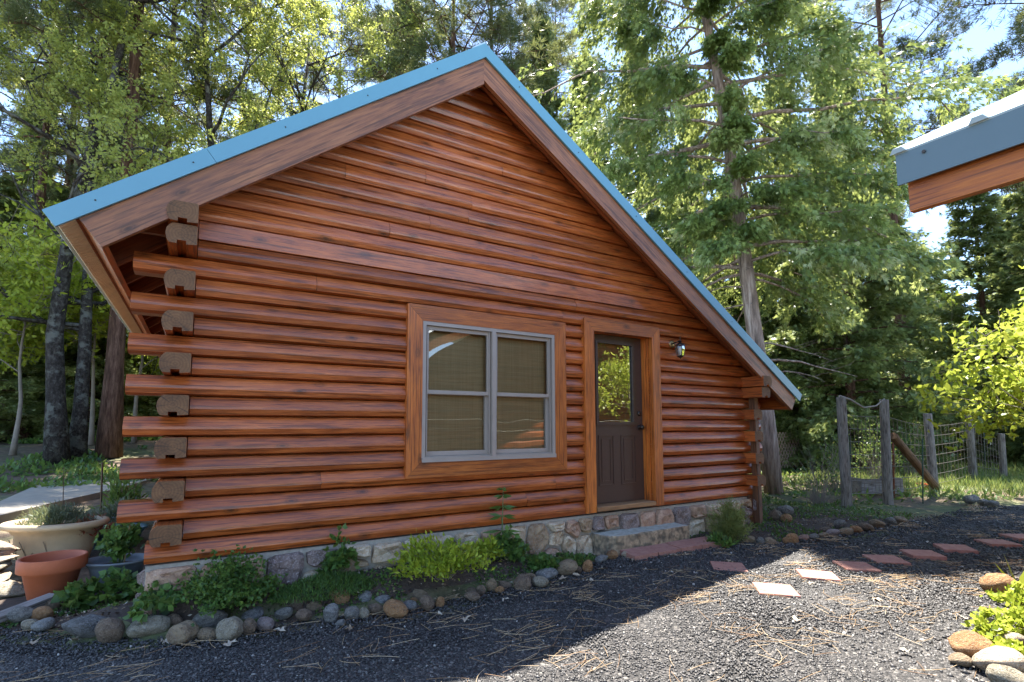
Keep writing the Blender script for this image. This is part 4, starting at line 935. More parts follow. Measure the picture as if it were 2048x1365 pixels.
def broadleaf(seed, Ht, limbs, spread, nleaf, lsize, leaf_mat, trunk_mat, tr=.2, depthmax=4, trunkpts=None, cluster=9, first=.35):
    r_ = np.random.default_rng(seed); tb = MB(); tips = []
    tp = np.array(trunkpts) if trunkpts is not None else np.array([[0, 0, 0], [.1, 0, Ht*.3], [.0, .1, Ht*.6], [.15, .05, Ht]])
    tp = along(tp, np.linspace(0, 1, 9)); tb.tube(tp, [tr*(1.25 if i == 0 else 1)*(1-.8*i/8) for i in range(9)], 10, jit=.06)
    def grow(p, d, L, r, lev):
        k = 5; pts = [p]; dd = d.copy()
        for i in range(1, k):
            dd = unit(dd+r_.normal(size=3)*.22+np.array([0, 0, .05])); pts.append(pts[-1]+dd*L/(k-1))
        tb.tube(pts, [max(.0025, r*(1-.65*i/(k-1))) for i in range(k)], 5 if lev < 2 else 3, cap=False)
        if lev >= depthmax-1: tips.extend(pts[2:])
        if lev < depthmax:
            for c in range(3 if lev < 2 else 3):
                q_ = pts[r_.integers(2, k)]; nd_ = unit(dd+r_.normal(size=3)*.75); grow(q_, nd_, L*r_.uniform(.45, .75), r*.5, lev+1)
    for i in range(limbs):
        t = r_.uniform(first, 1.0); p = along(tp, np.array([t]))[0]; az = i*2.4+r_.uniform(-.3, .3)
        grow(p, unit(np.array([math.cos(az), math.sin(az), r_.uniform(.15, .8)])), spread*r_.uniform(.5, .85)*(1.2-.5*t), tr*.35*(1.2-t*.6), 1)
    T = np.array(tips); B = Bunch(); ncl = max(1, nleaf//cluster); ci = r_.integers(0, len(T), ncl)
    C = T[ci]+r_.normal(size=(ncl, 3))*.10; CC = np.repeat(C, cluster, 0)+r_.normal(size=(ncl*cluster, 3))*lsize*.55
    D = r_.normal(size=(ncl*cluster, 3))+np.array([0, 0, -.1])
    V, Fs = leaf_quads(CC, D, r_.uniform(.7, 1.25, len(CC))*lsize, r_.uniform(.42, .62, len(CC))*lsize, r_, fold=.18)
    B.add(V, Fs, np.clip(np.repeat(r_.normal(.5, .2, ncl), cluster)+r_.normal(size=len(CC))*.1, 0, 1))
    return tb, B
def make_tree(name, label, cat, parts, mats, loc, group=None, rotz=0.0, scale=1.0):
    t = thing(name, label, cat, loc, group, rotz); t.scale = (scale,)*3
    tb, B = parts
    tb.build('trunk', mats[0], t, loc=(0, 0, 0), smooth=True); link('crown', B.mesh('crown', mats[1]), t)
    return t
def gpos(px, d):
    r = ray(px, 800); h = r[:2]/(np.dot(r[:2], FW[:2])); p = CAM[:2]+h*d*1.0
    return p
def base_at(px, d):          # ground point under the column px at depth d
    r = ray(px, 850); p = CAM+r*d; return (float(p[0]), float(p[1]), float(gh(p[0], p[1])))
def dup(t, label, px, d, rotz, scale=1.0, group=None, z=None):
    c = copy_tree(t); p = base_at(px, d); c.location = p; c.rotation_euler = (0, 0, rotz); c.scale = (scale,)*3 if not isinstance(scale, tuple) else scale
    c['label'] = label
    if group: c['group'] = group
    elif 'group' in c: del c['group']
    return c
# the big incense cedar behind the right corner
cb = base_at(1542, 11.0)
def ccurve(t):                 # leans left going up; backward lean added to move its shade off the yard
    a = at(1500, 690, d=11.4)-np.array(cb); return np.array([-.38*min(1, t*5)-1.4*t*t*.8, 3.2*t*t])
cedar = make_tree('incense_cedar', 'tall cedar with hanging green sprays and pale trunk behind the cabin corner', 'tree',
                  conifer(11, 23, 5.5, .19, .205, 160, 150000, 'cedar', ccurve, deadlow=18, droop=.36, uplift=.10, lsize=1.3, bare=.0, slim=.95, asym=(-2.35, .78), flare=.0), (B_CEDAR, L_CEDAR), (cb[0], cb[1], cb[2]-.05))  # boughs shortened on the yard side so sun reaches gravel and dogwood
# firs
fir = make_tree('fir_tree', 'dense bushy fir with drooping boughs behind the wooden fence posts', 'tree', conifer(21, 15, 3.1, .17, .04, 120, 52000, 'fir', droop=.32, uplift=.08, lsize=1.6, slim=1.1), (B_PINE, L_FIR), base_at(1705, 16.5))
pine = make_tree('pine_tree', 'tall pine with drooping needle branches above the roof ridge', 'tree', conifer(31, 27, 4.2, .22, .36, 66, 80000, 'pine', droop=.12, uplift=.05, lsize=1.25, deadlow=14), (B_PINE, L_PINE), base_at(982, 22))
oakA = make_tree('oak_tree', 'lichen-patched oak with pale spring leaves at far left', 'tree',
                 broadleaf(41, 14, 17, 5.2, 30000, .105, L_OAK, B_OAK, .21, 4, [[0, 0, -.1], [-.25, .1, 3.0], [-.1, .1, 6.0], [.5, 0, 9.5], [1.1, 0, 14.5]], first=.28), (B_OAK, L_OAK), base_at(122, 12.0))
for lab, px, d, rz, sc in [('slim oak stem standing just right of the lichen-patched oak', 158, 12.6, 2.1, .82), ('oak with yellow-green leaves rising behind the left roof slope', 420, 14.0, 3.9, .95), ('leafy oak right of centre above the left roof slope, next to the sky gap', 550, 15.5, 5.2, .9)]:
    dup(oakA, lab, px, d, rz, sc)
for lab, px, d, rz, sc in [('thick dark-barked pine trunk behind the log ends at left', 222, 13.0, 1.0, 1.0), ('leaning dark pine at the far left edge', 45, 16.5, 2.0, .85), ('pine with a straight trunk behind the leftmost oaks', 100, 21, 3.0, 1.0), ('pine standing behind the upper left roof edge', 300, 20, 4.2, 1.05),
                           ('pine at the left rim of the sky gap', 660, 27, 5.0, 1.0), ('pine whose needle tufts show right of the big cedar', 1815, 19, .6, 1.0), ('pine between cedar and roof ridge, mostly hidden', 1120, 30, 2.5, 1.05), ('dark pine with drooping tufts directly behind the roof peak', 900, 18, 3.3, (1.25, 1.25, .78))]:
    dup(pine, lab, px, d, rz, sc)
for lab, px, d, rz, sc in [('small dense conifer left of the roof ridge', 800, 24, 1.1, (1.7, 1.7, 1.5)), ('fir filling the gap between the roof ridge and the big cedar', 1090, 19, 2.2, (1.1, 1.1, 1.15)), ('fir just right of the pale cedar trunk', 1590, 18, 3.1, (1.0, 1.0, .95)),
                           ('pale green fir at the right under the neighbouring eave', 1985, 17.5, 4.0, (.95, .95, .75)), ('fir with red-brown trunk at the far right edge', 2150, 15.5, 5.0, (1.0, 1.0, .8)), ('dark fir between the fence posts and the sky gap', 1810, 22, .5, (1.0, 1.0, .72)),
                           ('dark fir at left between the oak trunks', 30, 19, 1.7, (1.0, 1.0, .9)), ('fir behind the oak trunks at left', 190, 22, 2.9, (1.1, 1.1, 1.0)), ('fir seen through the oak leaves above the roof at left', 480, 25, 3.7, (1.15, 1.15, 1.2)), ('fir behind the cedar to its left', 1290, 21, 4.9, (1.1, 1.1, 1.2)), ('fir behind the cedar to its right', 1720, 24, 5.6, (1.1, 1.1, 1.1))]:
    dup(fir, lab, px, d, rz, sc)
for lab, px, d, rz, sc in [('low fir filling the woods beside the walk at far left', -40, 15.5, .4, (.9, .9, .55)), ('short young fir between the oak and the thick pine trunk', 172, 17, 1.9, (.8, .8, .5)), ('young fir behind the slim oak stem', 95, 18, 3.3, (.9, .9, .6)), ('fir in the gap behind the log ends', 262, 19, 5.3, (.9, .9, .8)), ('young fir below the big cedar behind the cabin corner', 1480, 19, 4.4, (1.1, 1.1, .7)), ('fir behind the pale cedar trunk', 1400, 25, 1.4, (1.3, 1.3, 1.25)), ('fir rising behind the cedar crown near the roof slope', 1180, 24, 3.6, (1.3, 1.3, 1.3)), ('young fir behind the first fence post', 1640, 20, 2.6, (1.0, 1.0, .75)), ('fir behind the third fence post', 1880, 24, 3.4, (1.1, 1.1, .6)), ('low fir behind the dogwood at right', 2060, 20, .9, (1.0, 1.0, .7))]:
    dup(fir, lab, px, d, rz, sc)
NUM = ['one', 'two', 'three', 'four', 'five', 'six', 'seven', 'eight', 'nine', 'ten', 'eleven', 'twelve', 'thirteen', 'fourteen', 'fifteen', 'sixteen', 'seventeen', 'eighteen', 'nineteen', 'twenty', 'twenty-one', 'twenty-two', 'twenty-three', 'twenty-four', 'twenty-five', 'twenty-six']
for i in range(26):
    px = -260+i*100+random.uniform(-30, 30); d = random.uniform(30, 48)
    if 700 < px < 770: continue
    if 1850 < px < 1950: d = 52
    hs = random.uniform(.7, 1.0) if px > 1600 else random.uniform(.95, 1.3)
    dup(fir if i % 4 else pine, 'distant conifer deep in the woods, number %s from the left along the far tree line' % NUM[i], px, d, random.uniform(0, 6), (1.25, 1.25, hs), 'distant conifers deep in the woods')
# pine bough reaching in at the top right, tree itself stands just outside the frame
rp = dup(pine, 'pine whose tufted boughs reach in at the top right corner', 2330, 13.0, 2.0, (1.0, 1.0, .85))
# yellow-green dogwood at the right edge
dog = make_tree('dogwood', 'sunlit yellow-green leafy shrub tree at the right edge', 'shrub', broadleaf(52, 2.4, 13, 1.6, 5200, .085, L_DOG, M_TWIG, .035, 3, [[0, 0, 0], [.05, 0, .7], [0, .05, 1.4], [.05, 0, 2.3]], cluster=7, first=.55), (M_TWIG, L_DOG), (7.7, -3.2, -.42))

# ------------------------------------------------------------------ gravel stones, needles, litter (uncountable)
OCT = np.array([[1, 0, 0], [0, 1, 0], [-1, 0, 0], [0, -1, 0], [0, 0, 1], [0, 0, -1]], float)
OCTF = np.array([[0, 1, 4], [1, 2, 4], [2, 3, 4], [3, 0, 4], [1, 0, 5], [2, 1, 5], [3, 2, 5], [0, 3, 5]])
def stones(n_near, n_far):
    r_ = np.random.default_rng(3); pts = []
    def sample(n, xr, yr, rmin, rmax, zoff=0):
        x = r_.uniform(*xr, n); y = r_.uniform(*yr, n); ok = y < bordy(x)+.04+.05*r_.normal(size=n)*.5
        rel = np.stack([x-CAM[0], y-CAM[1]], 1); dpt = rel@FW[:2]; lat = rel@RT[:2]; ok &= (dpt > 1.4) & (np.abs(lat) < dpt*1.12+.2)
        x, y = x[ok], y[ok]; return x, y, r_.uniform(rmin, rmax, len(x))
    A = sample(n_near, (-2.2, 6.2), (-4.2, .6), 0.0055, .0115); Bb = sample(n_far, (3.5, 12), (-4.2, 1), .010, .020)
    x, y, r = [np.concatenate(q) for q in zip(A, Bb)]; n = len(x)
    V = OCT[None]*r_.uniform(.62, 1.3, (n, 6, 1))*r[:, None, None]*np.array([1, 1, .8]); V = V+r_.normal(size=(n, 6, 3))*r[:, None, None]*.16
    a = r_.uniform(0, 6.28, n); b_ = r_.uniform(-.8, .8, n); ca, sa = np.cos(a), np.sin(a); Z = np.zeros(n); O = np.ones(n)
    Rz = np.stack([np.stack([ca, -sa, Z], 1), np.stack([sa, ca, Z], 1), np.stack([Z, Z, O], 1)], 1)
    cb_, sb_ = np.cos(b_), np.sin(b_); Rx = np.stack([np.stack([O, Z, Z], 1), np.stack([Z, cb_, -sb_], 1), np.stack([Z, sb_, cb_], 1)], 1)
    V = np.einsum('nij,nkj->nki', Rz@Rx, V); V += np.stack([x, y, yz(x, y)+r*.30], 1)[:, None]
    tone = np.repeat(np.where(r_.random(n) < .012, r_.uniform(.85, 1, n), r_.uniform(0, .62, n)), 8)
    Fs = (OCTF[None]+6*np.arange(n)[:, None, None]).reshape(-1, 3)
    return mesh_np('gravel', V.reshape(-1, 3), Fs, [tonemat('gravel_stone', [(0, (0.014, 0.0125, 0.0115)), (.35, (0.037, 0.033, 0.030)), (.62, (0.115, 0.104, 0.094)), (.86, (0.30, 0.27, 0.23)), (1, (0.5, 0.46, 0.40))], .6, .6)], attr=tone)
kind(link('gravel', stones(135000, 30000)), 'stuff', 'dark volcanic gravel covering the yard', 'gravel')
def needles(n, n2):
    r_ = np.random.default_rng(8); V = []; Fs = []; T = []
    B = Bunch()
    for rep, (cnt_, xr, yr) in enumerate(((n, (-2, 6.5), (-4.2, .3)), (n2, (5, 13), (-3.5, 1)))):
        m = cnt_; cl = m//5; cx = r_.uniform(*xr, cl); cy = r_.uniform(*yr, cl); i = r_.integers(0, cl, m)
        x = cx[i]+r_.normal(size=m)*.10; y = cy[i]+r_.normal(size=m)*.07; a = r_.normal(.15, .6, m)+(r_.random(m) < .2)*1.5; L = r_.uniform(.10, .24, m)
        ok = (y < bordy(x)+.1); x, y, a, L = x[ok], y[ok], a[ok], L[ok]; m = len(x); bend = r_.normal(size=m)*.22; w = .0013+.0008*rep; lift = .006+.014*r_.random(m)
        k = 5; P = []
        for s in range(k):
            t = s/(k-1)-.5; aa = a+bend*t; P.append(np.stack([x+np.cos(aa)*L*t, y+np.sin(aa)*L*t, yz(x+np.cos(aa)*L*t, y+np.sin(aa)*L*t)+lift+.004], 1))
        sd_ = np.stack([-np.sin(a), np.cos(a), 0*a], 1)*w
        Vv = np.stack([np.stack([p-sd_, p+sd_, p+np.array([0, 0, w*1.6])], 1) for p in P], 1)  # (m,k,3,3)
        base = (np.arange(m)*k*3)[:, None]; fl = []
        for s in range(k-1):
            for e in range(3): fl.append(base+np.array([s*3+e, s*3+(e+1) % 3, s*3+3+(e+1) % 3, s*3+3+e]))
        Ff = np.stack(fl, 1).reshape(-1, 4); B.add(Vv.reshape(-1, 3), Ff, np.repeat(r_.random(m), (k-1)*3))
    return B.mesh('pine_needles', tonemat('dry_needles', [(0, (0.22, 0.12, 0.06)), (.6, (0.40, 0.27, 0.14)), (1, (0.56, 0.43, 0.27))], .7))
kind(link('fallen_pine_needles', needles(1900, 1100)), 'stuff', 'dry pine needles scattered over the gravel', 'needles')
def litter():
    r_ = np.random.default_rng(12); B = Bunch(); M = [(150, 1282), (190, 1270), (460, 1290), (930, 1240), (1090, 1168), (1125, 1158), (1150, 1152), (1205, 1140), (1300, 1115), (1345, 1112), (1372, 1110), (1265, 1122), (1180, 1162), (1110, 1172), (1620, 1168), (1815, 1305), (700, 1260), (880, 1232), (1010, 1200), (560, 1262), (330, 1285), (1405, 1120), (1460, 1125), (60, 1290), (1930, 1240), (1750, 1200), (1590, 1240)]
    for px, py in M:
        p = at(px, py, z=GZ+.015); L = r_.uniform(.07, .13); a = r_.uniform(0, 6.28); n = 13
        V = [(0, 0, .006)]
        for j in range(n):
            th = 2*math.pi*j/n; rr = L*.5*(1 if j % 2 else .45)*(1 if abs(math.cos(th)) > .5 else .7)*r_.uniform(.8, 1.15); V.append((rr*math.cos(th), rr*.75*math.sin(th), r_.uniform(0, .025)))
        V = np.array(V); R2 = np.array([[math.cos(a), -math.sin(a), 0], [math.sin(a), math.cos(a), 0], [0, 0, 1]])
        V = V@R2.T+p; Fs = np.array([[0, 1+j, 1+(j+1) % n] for j in range(n)]); Fs = np.concatenate([Fs, Fs[:, [0]]], 1)[:, :3]
        B.add(V, np.stack([Fs[:, 0], Fs[:, 1], Fs[:, 2]], 1), r_.uniform(0, 1))
    return mesh_np('leaf_litter', np.concatenate(B.V), np.concatenate(B.F), [tonemat('dead_oak_leaf', [(0, (0.30, 0.22, 0.14)), (1, (0.50, 0.43, 0.33))], .8)], attr=np.concatenate(B.T))
kind(link('fallen_oak_leaves', litter()), 'stuff', 'dry pale oak leaves lying on the gravel', 'leaves')

# ------------------------------------------------------------------ garden plants
def clump(seed, n, R, Hh, lsize, wide, up=.4, stems=14, lobes=1, cen=(0, 0, 0)):
    """leafy clump: thin stems and leaves in an irregular dome"""
    r_ = np.random.default_rng(seed); B = Bunch(); S = MB()
    tips = []
    for i in range(stems):
        a = r_.uniform(0, 6.28); rr = R*math.sqrt(r_.random()); h = Hh*(1-.6*(rr/R)**2)*r_.uniform(.55, 1.1)
        tip = np.array([rr*math.cos(a), rr*math.sin(a), h]); mid = tip*np.array([.45, .45, .62]); S.tube([(tip[0]*.2, tip[1]*.2, 0), mid, tip], [.004, .003, .0018], 4, cap=False); tips.append((mid, tip))
    k = max(1, n//lobes); idx = r_.integers(0, stems, k); f = r_.uniform(.15, 1.08, k)
    M_ = np.array([t[0] for t in tips])[idx]; T_ = np.array([t[1] for t in tips])[idx]
    C = M_+(T_-M_)*f[:, None]+r_.normal(size=(k, 3))*np.array([.14*R, .14*R, .08*Hh]); C[:, 2] = np.maximum(C[:, 2], .012)
    out = unit(C*np.array([1, 1, .4])+np.array([0, 0, .02]))
    D = out*.7+r_.normal(size=(k, 3))*.6+np.array([0, 0, up])
    if lobes > 1:
        DD = np.repeat(D, lobes, 0)+r_.normal(size=(k*lobes, 3))*.8; CC = np.repeat(C, lobes, 0)
    else: DD, CC = D, C
    V, Fs = leaf_quads(CC, DD, r_.uniform(.7, 1.25, len(CC))*lsize, r_.uniform(.8, 1.2, len(CC))*lsize*wide, r_, fold=.12)
    B.add(V, Fs, np.clip(np.repeat(r_.normal(.5, .18, k), lobes)+r_.normal(size=len(CC))*.08, 0, 1)); return S, B
def plant(name, label, loc, SB, mat, stem=M_TWIG, cat='plant', group=None):
    t = thing(name, label, cat, tuple(float(v) for v in loc), group); SB[0].build('stems', stem, t, loc=(0, 0, 0)); link('foliage', SB[1].mesh('foliage', mat), t); return t
def gp(px, py, z=None):
    p = at(px, py, z=-.37); return np.array([p[0], p[1], float(gh(p[0], p[1]))])
def gpw(px, y):
    p = at(px, 1080, y=y); return np.array([p[0], p[1], float(gh(p[0], p[1]))])
M_STEM = simple('green_stem', (0.09, 0.13, 0.04), .6, .2)
plant('columbine', 'bushy green columbine clump against the stone base at left', gpw(455, -.20), clump(61, 6000, .33, .36, .027, .75, .25, 40, 3), L_GREEN, M_STEM)
plant('lime_shrub', 'bright lime-green leafy shrub under the window', gpw(885, -.38), clump(62, 2300, .42, .34, .05, .42, .6, 38, 1), L_LIME)
plant('lime_shrub', 'small lime-green shrub end piece right of the lime shrub', gpw(972, -.30), clump(72, 700, .17, .24, .048, .45, .5, 16, 1), L_LIME)
plant('columbine', 'green leafy plant between the moss mound and stone base', gpw(680, -.16), clump(63, 420, .16, .34, .05, .8, .2, 14, 3), L_GREEN, M_STEM)
plant('columbine', 'green leafy plant at the foot of the tall whorled stem', gpw(1015, -.25), clump(64, 700, .20, .24, .055, .8, .2, 18, 3), L_GREEN, M_STEM)
plant('columbine', 'small leafy plant left of the moss mound', gp(585, 1165), clump(65, 420, .2, .17, .05, .8, .2, 14, 3), L_GREEN, M_STEM)
plant('columbine', 'low green plant right of the tall whorled stem', gpw(1080, -.35), clump(66, 420, .2, .12, .05, .8, .2, 14, 3), L_GREEN, M_STEM)
plant('columbine', 'leafy plant at the left end of the stone base', gpw(322, -.10), clump(67, 420, .2, .22, .06, .85, .2, 16, 3), L_GREEN, M_STEM)
plant('columbine', 'leafy plant trailing round the grey pot', gp(205, 1190), clump(68, 500, .26, .24, .07, .9, .2, 16, 2), L_GREEN, M_STEM)
plant('leafy_weed', 'green weed by the left end of the concrete step', gpw(1150, -.30), clump(69, 700, .26, .09, .04, .5, .5, 20, 1), L_GREEN, M_STEM)
plant('leafy_weed', 'green weed in front of the feathery shrub', gp(1445, 1088), clump(70, 420, .18, .13, .07, .35, .5, 16, 1), L_GREEN, M_STEM)
# tall whorled stem
p = gpw(1003, -.20); t = thing('whorled_lily', 'tall thin stem with whorls of dark leaves against the wall', 'plant', tuple(p)); S = MB().tube([(0, 0, 0), (.01, 0, .35), (.02, 0, .66)], [.007, .006, .003], 6); S.build('stem', M_STEM, t, loc=(0, 0, 0))
B = Bunch(); r_ = np.random.default_rng(4)
for h, L, n in ((.27, .20, 10), (.41, .15, 9), (.50, .14, 9), (.60, .10, 8), (.67, .07, 7)):
    a = np.linspace(0, 6.28, n, endpoint=False)+r_.uniform(0, 1); D = np.stack([np.cos(a), np.sin(a), np.full(n, -.15)], 1); V, Fs = leaf_quads(np.tile([.02*h, 0, h], (n, 1)), D+r_.normal(size=(n, 3))*.12, L, .032, r_); B.add(V, Fs, .35+.2*r_.random(n))
link('foliage', B.mesh('foliage', L_GREEN), t)
# moss / thyme mound
def mound(seed, n, rx, ry, hh, L, W):
    r_ = np.random.default_rng(seed); a = r_.uniform(0, 6.28, n); rr = np.sqrt(r_.random(n)); P = np.stack([rr*np.cos(a)*rx, rr*np.sin(a)*ry, hh*(1-rr**2)*r_.uniform(.4, 1, n)], 1)
    V, Fs = leaf_quads(P, r_.normal(size=(n, 3))*.5+np.array([0, 0, .9]), r_.uniform(.6, 1.3, n)*L, W, r_); B = Bunch(); B.add(V, Fs, np.clip(r_.normal(.35, .2, n), 0, 1)); return B
def feather(seed, n, R, hh):
    r_ = np.random.default_rng(seed); B = Bunch(); k = 90; a = r_.uniform(0, 6.28, k); e = r_.uniform(.15, 1.5, k)
    D = np.stack([np.cos(a)*np.cos(e), np.sin(a)*np.cos(e), np.sin(e)], 1); Ln = r_.uniform(.55, 1.1, k); i = r_.integers(0, k, n); f = r_.uniform(.1, 1, n)**.6
    P = D[i]*(Ln[i]*f)[:, None]*np.array([R, R, hh]); P[:, 2] += .04; P += r_.normal(size=(n, 3))*.022
    V, Fs = leaf_quads(P, D[i]*.6+r_.normal(size=(n, 3))*.45+np.array([0, 0, .15]), r_.uniform(.03, .07, n), .006, r_); B.add(V, Fs, np.clip(np.repeat(.5, n)+r_.normal(size=k)[i]*.15+(f-.6)*.4, 0, 1)); return B
def moundthing(name, label, loc, B, mat, cat='plant'):
    o = link(name, B.mesh(name, mat), None, tuple(loc)); return tag(o, label, cat)
moundthing('moss_mound', 'dark green fine-leaved moss mound under the purple base stone', gpw(655, -.30), mound(3, 5200, .40, .20, .14, .035, .007), L_GREEN)
moundthing('feathery_shrub', 'feathery olive-green shrub at the base right of the step', gp(1458, 1078)+np.array([0, 0, -.02]), feather(9, 7500, .27, .46), L_OLIVE, 'shrub')
# pot plants
def potplant(name, label, t, top, SB, mat, off=(0, 0), frac=.8, stem=M_STEM):
    p = np.array(t.location)+np.array([off[0], off[1], top*frac]); return plant(name, label, p, SB, mat, stem)
potplant('lavender', 'grey-green lavender filling the cream planter', cream, ct, clump(81, 2600, .30, .20, .05, .14, 1.2, 50, 1), L_GREY, frac=.84)
potplant('yellow_green_seedling', 'yellow-green seedling at the back of the cream planter', cream, ct, clump(82, 90, .09, .16, .06, .8, .4, 5, 2), L_LIME, (-.12, .12))
q_ = at(118, 1085, z=.02); pm = np.array(cream.location)+np.array([.18, -.17, ct*.6])
plant('red_maple_seedling', 'drooping dark red maple seedling at the rim of the cream planter', np.array(cream.location)+np.array([.30, -.10, ct*.55]), clump(83, 330, .22, .26, .065, .3, -.3, 12, 4), L_RED)
potplant('maple_seedling', 'green maple seedling with a stake in the grey pot', grey, gt, clump(84, 620, .17, .42, .06, .7, .0, 16, 2), L_GREEN, frac=.7)
t = thing('bamboo_stake', 'thin pale stake standing in the grey pot', 'stake', tuple(np.array(grey.location)+np.array([.05, -.03, gt*.7]))); MB().tube([(0, 0, 0), (.03, 0, .42)], .006, 6).build('rod', simple('bamboo', (.42, .30, .13), .6, .15), t, loc=(0, 0, 0)); MB().tube([(.005, 0, .42), (.06, 0, .425)], .004, 5).build('tie', simple('twine', (.5, .42, .28), .8, .1), t, loc=(0, 0, 0))
potplant('herb', 'leafy herb growing in the dark teal pot', teal, tt2, clump(85, 420, .2, .34, .09, .25, .5, 16, 1), L_GREY, frac=.7)
potplant('herb', 'upright leafy herb in the dark pot farther back', teal2, tt3, clump(86, 420, .22, .46, .10, .22, .7, 18, 1), L_GREEN, frac=.7)
for px, py0, py1, lab in ((125, 1040, 935, 'thin grey metal rod standing behind the cream planter'), (202, 1010, 925, 'thick dark stake among the pots by the log ends')):
    a = at(px, py0, y=2.6 if px < 150 else 2.9); b_ = at(px+3, py1, y=a[1]); tag(MB().tube([a-np.array([0, 0, .25]), a, b_], .004 if px < 150 else .011, 6).build('garden_stake', M_BRONZE, None, org=a), lab, 'stake')

# ------------------------------------------------------------------ bed soil
def bed(name, x0, x1, ytop):
    xs = np.arange(x0, x1+.01, .08); rows = np.linspace(0, 1, 16); V = []
    for r in rows:
        yb = bordy(xs)-.02; y = yb+(ytop(xs)-yb)*r; V.append(np.stack([xs, y, np.maximum(gh(xs, y), GZ-.03)+.008+.012*vnoise(xs, y, .12, 4)], 1))
    V = np.concatenate(V); n = len(xs); i, j = np.meshgrid(np.arange(n-1), np.arange(15)); q = (j*n+i).ravel()
    return kind(link(name, mesh_np(name, V, np.stack([q, q+1, q+n+1, q+n], 1), [M_SOIL], smooth=True)), 'structure')
bed('garden_bed', -1.6, 3.85, lambda x: np.where(x > -.3, .02, 1.3)); bed('garden_bed', 5.15, 9.0, lambda x: np.where(x < 6.8, .02, .6))
def bits():
    r_ = np.random.default_rng(77); n = 9000; x = np.concatenate([r_.uniform(-1.5, 3.8, n), r_.uniform(5.2, 10, n//2)]); y = r_.uniform(-1.3, .9, len(x)); ok = (y > bordy(x)-.03) & ((y < -.03) | (x < -.3) | (x > 6.9)); x, y = x[ok], y[ok]; m = len(x)
    P = np.stack([x, y, gh(x, y)+.016+.006*r_.random(m)], 1); D = np.stack([r_.normal(size=m), r_.normal(size=m), .25*r_.normal(size=m)], 1)
    V, Fs = leaf_quads(P, D, r_.uniform(.012, .045, m), r_.uniform(.006, .02, m), r_, .2); return mesh_np('bed_litter', V, Fs, [tonemat('brown_litter', [(0, (0.05, 0.03, 0.02)), (.55, (0.16, 0.10, 0.06)), (.9, (0.32, 0.24, 0.16)), (1, (0.5, 0.45, 0.38))], .85)], attr=r_.random(m))
kind(link('bed_litter', bits()), 'stuff', 'brown leaf bits and chips littering the planting beds', 'litter')

# ------------------------------------------------------------------ ground cover (uncountable)
def cover(name, label, seeds, n, region, L, W, mat, up=.6, tone=(.5, .2), cat='ground cover'):
    r_ = np.random.default_rng(seeds); xs, ys = region(r_, n); zs = gh(xs, ys); m = len(xs); P = np.stack([xs, ys, zs+.005+L*.4*r_.random(m)], 1)
    V, Fs = leaf_quads(P, r_.normal(size=(m, 3))*.7+np.array([0, 0, up]), r_.uniform(.6, 1.4, m)*L, r_.uniform(.7, 1.3, m)*W, r_, .1); B = Bunch()
    B.add(V, Fs, np.clip(r_.normal(*tone, m)+.35*vnoise(xs, ys, .5, 3), 0, 1)); return kind(link(name, B.mesh(name, mat)), 'stuff', label, cat)
def reg_bed(r_, n):
    x = r_.uniform(-1.4, 3.75, n*4); y = r_.uniform(-1.2, .9, n*4); y0 = bordy(x)+.10; ok = (y > y0) & (y < np.where(x > -.3, -.05, 1.4)) & (vnoise(x, y, .22, 8)+.35*vnoise(x, y, .6, 9) > .06); return x[ok][:n], y[ok][:n]
cover('clover', 'small clover and weeds in the bed below the wall', 90, 8000, reg_bed, .026, .022, L_GREEN, .5, (.5, .2))
def reg_bed2(r_, n):
    x = r_.uniform(5.2, 10.5, n*4); y = r_.uniform(-1.0, 3.2, n*4); ok = (y > bordy(x)+.12) & ((x > 6.9) | (y < -.05)) & (vnoise(x, y, .5, 8) > .02); return x[ok][:n], y[ok][:n]
cover('weeds', 'low green weeds right of the cabin corner', 91, 4500, reg_bed2, .05, .022, L_GREEN, .6, (.3, .2))
def reg_left(r_, n):
    x = r_.uniform(-14, 2, n*3); y = r_.uniform(7.5, 22, n*3); ok = (vnoise(x, y, 1.3, 8) > -.05) & ((x < -.6) | (y > 6.8)); return x[ok][:n], y[ok][:n]
cover('undergrowth', 'bright green undergrowth below the oak trunks at left', 92, 26000, reg_left, .13, .06, L_GREEN, .5, (.6, .22))
def reg_right(r_, n):
    x = r_.uniform(9, 34, n*3); y = r_.uniform(-1.5, 22, n*3); ok = (y > bordy(x)+.3) & (vnoise(x, y, 1.6, 5) > .02) & (r_.random(n*3) < sstep(9.5, 14, x+.5*y)); return x[ok][:n], y[ok][:n]
cover('undergrowth', 'green undergrowth beyond the fence posts at right', 93, 24000, reg_right, .14, .05, L_GREEN, .6, (.55, .25))
def reg_grass(r_, n):
    x = r_.uniform(11, 26, n*3); y = r_.uniform(-4.5, 3, n*3); ok = (y > bordy(x)+.1) & (r_.random(n*3) < sstep(11, 14, x)); return x[ok][:n], y[ok][:n]
cover('grass', 'sunlit pale grass beyond the gravel at right', 94, 16000, reg_grass, .22, .012, L_GRAS, 1.6, (.6, .2), 'grass')
def reg_rg(r_, n):
    x = r_.uniform(3.6, 8.6, n*6); y = r_.uniform(-4.2, -2.3, n*6); e = np.interp(x, [3.6, 4.1, 5.8, 6.6, 8.6], [-3.75, -3.50, -3.12, -2.95, -2.75]); ok = (y < e) & (vnoise(x, y, .25, 2) > -.05); return x[ok][:n], y[ok][:n]
cover('garden_groundcover', 'yellow-green leafy ground cover in the right garden', 95, 3600, reg_rg, .055, .03, L_LIME, .6, (.6, .2))
p = at(2040, 1180, z=GZ); t = thing('iris', 'broad bright blade leaf standing at the right edge', 'plant', tuple(p)); B = Bunch(); r_ = np.random.default_rng(6)
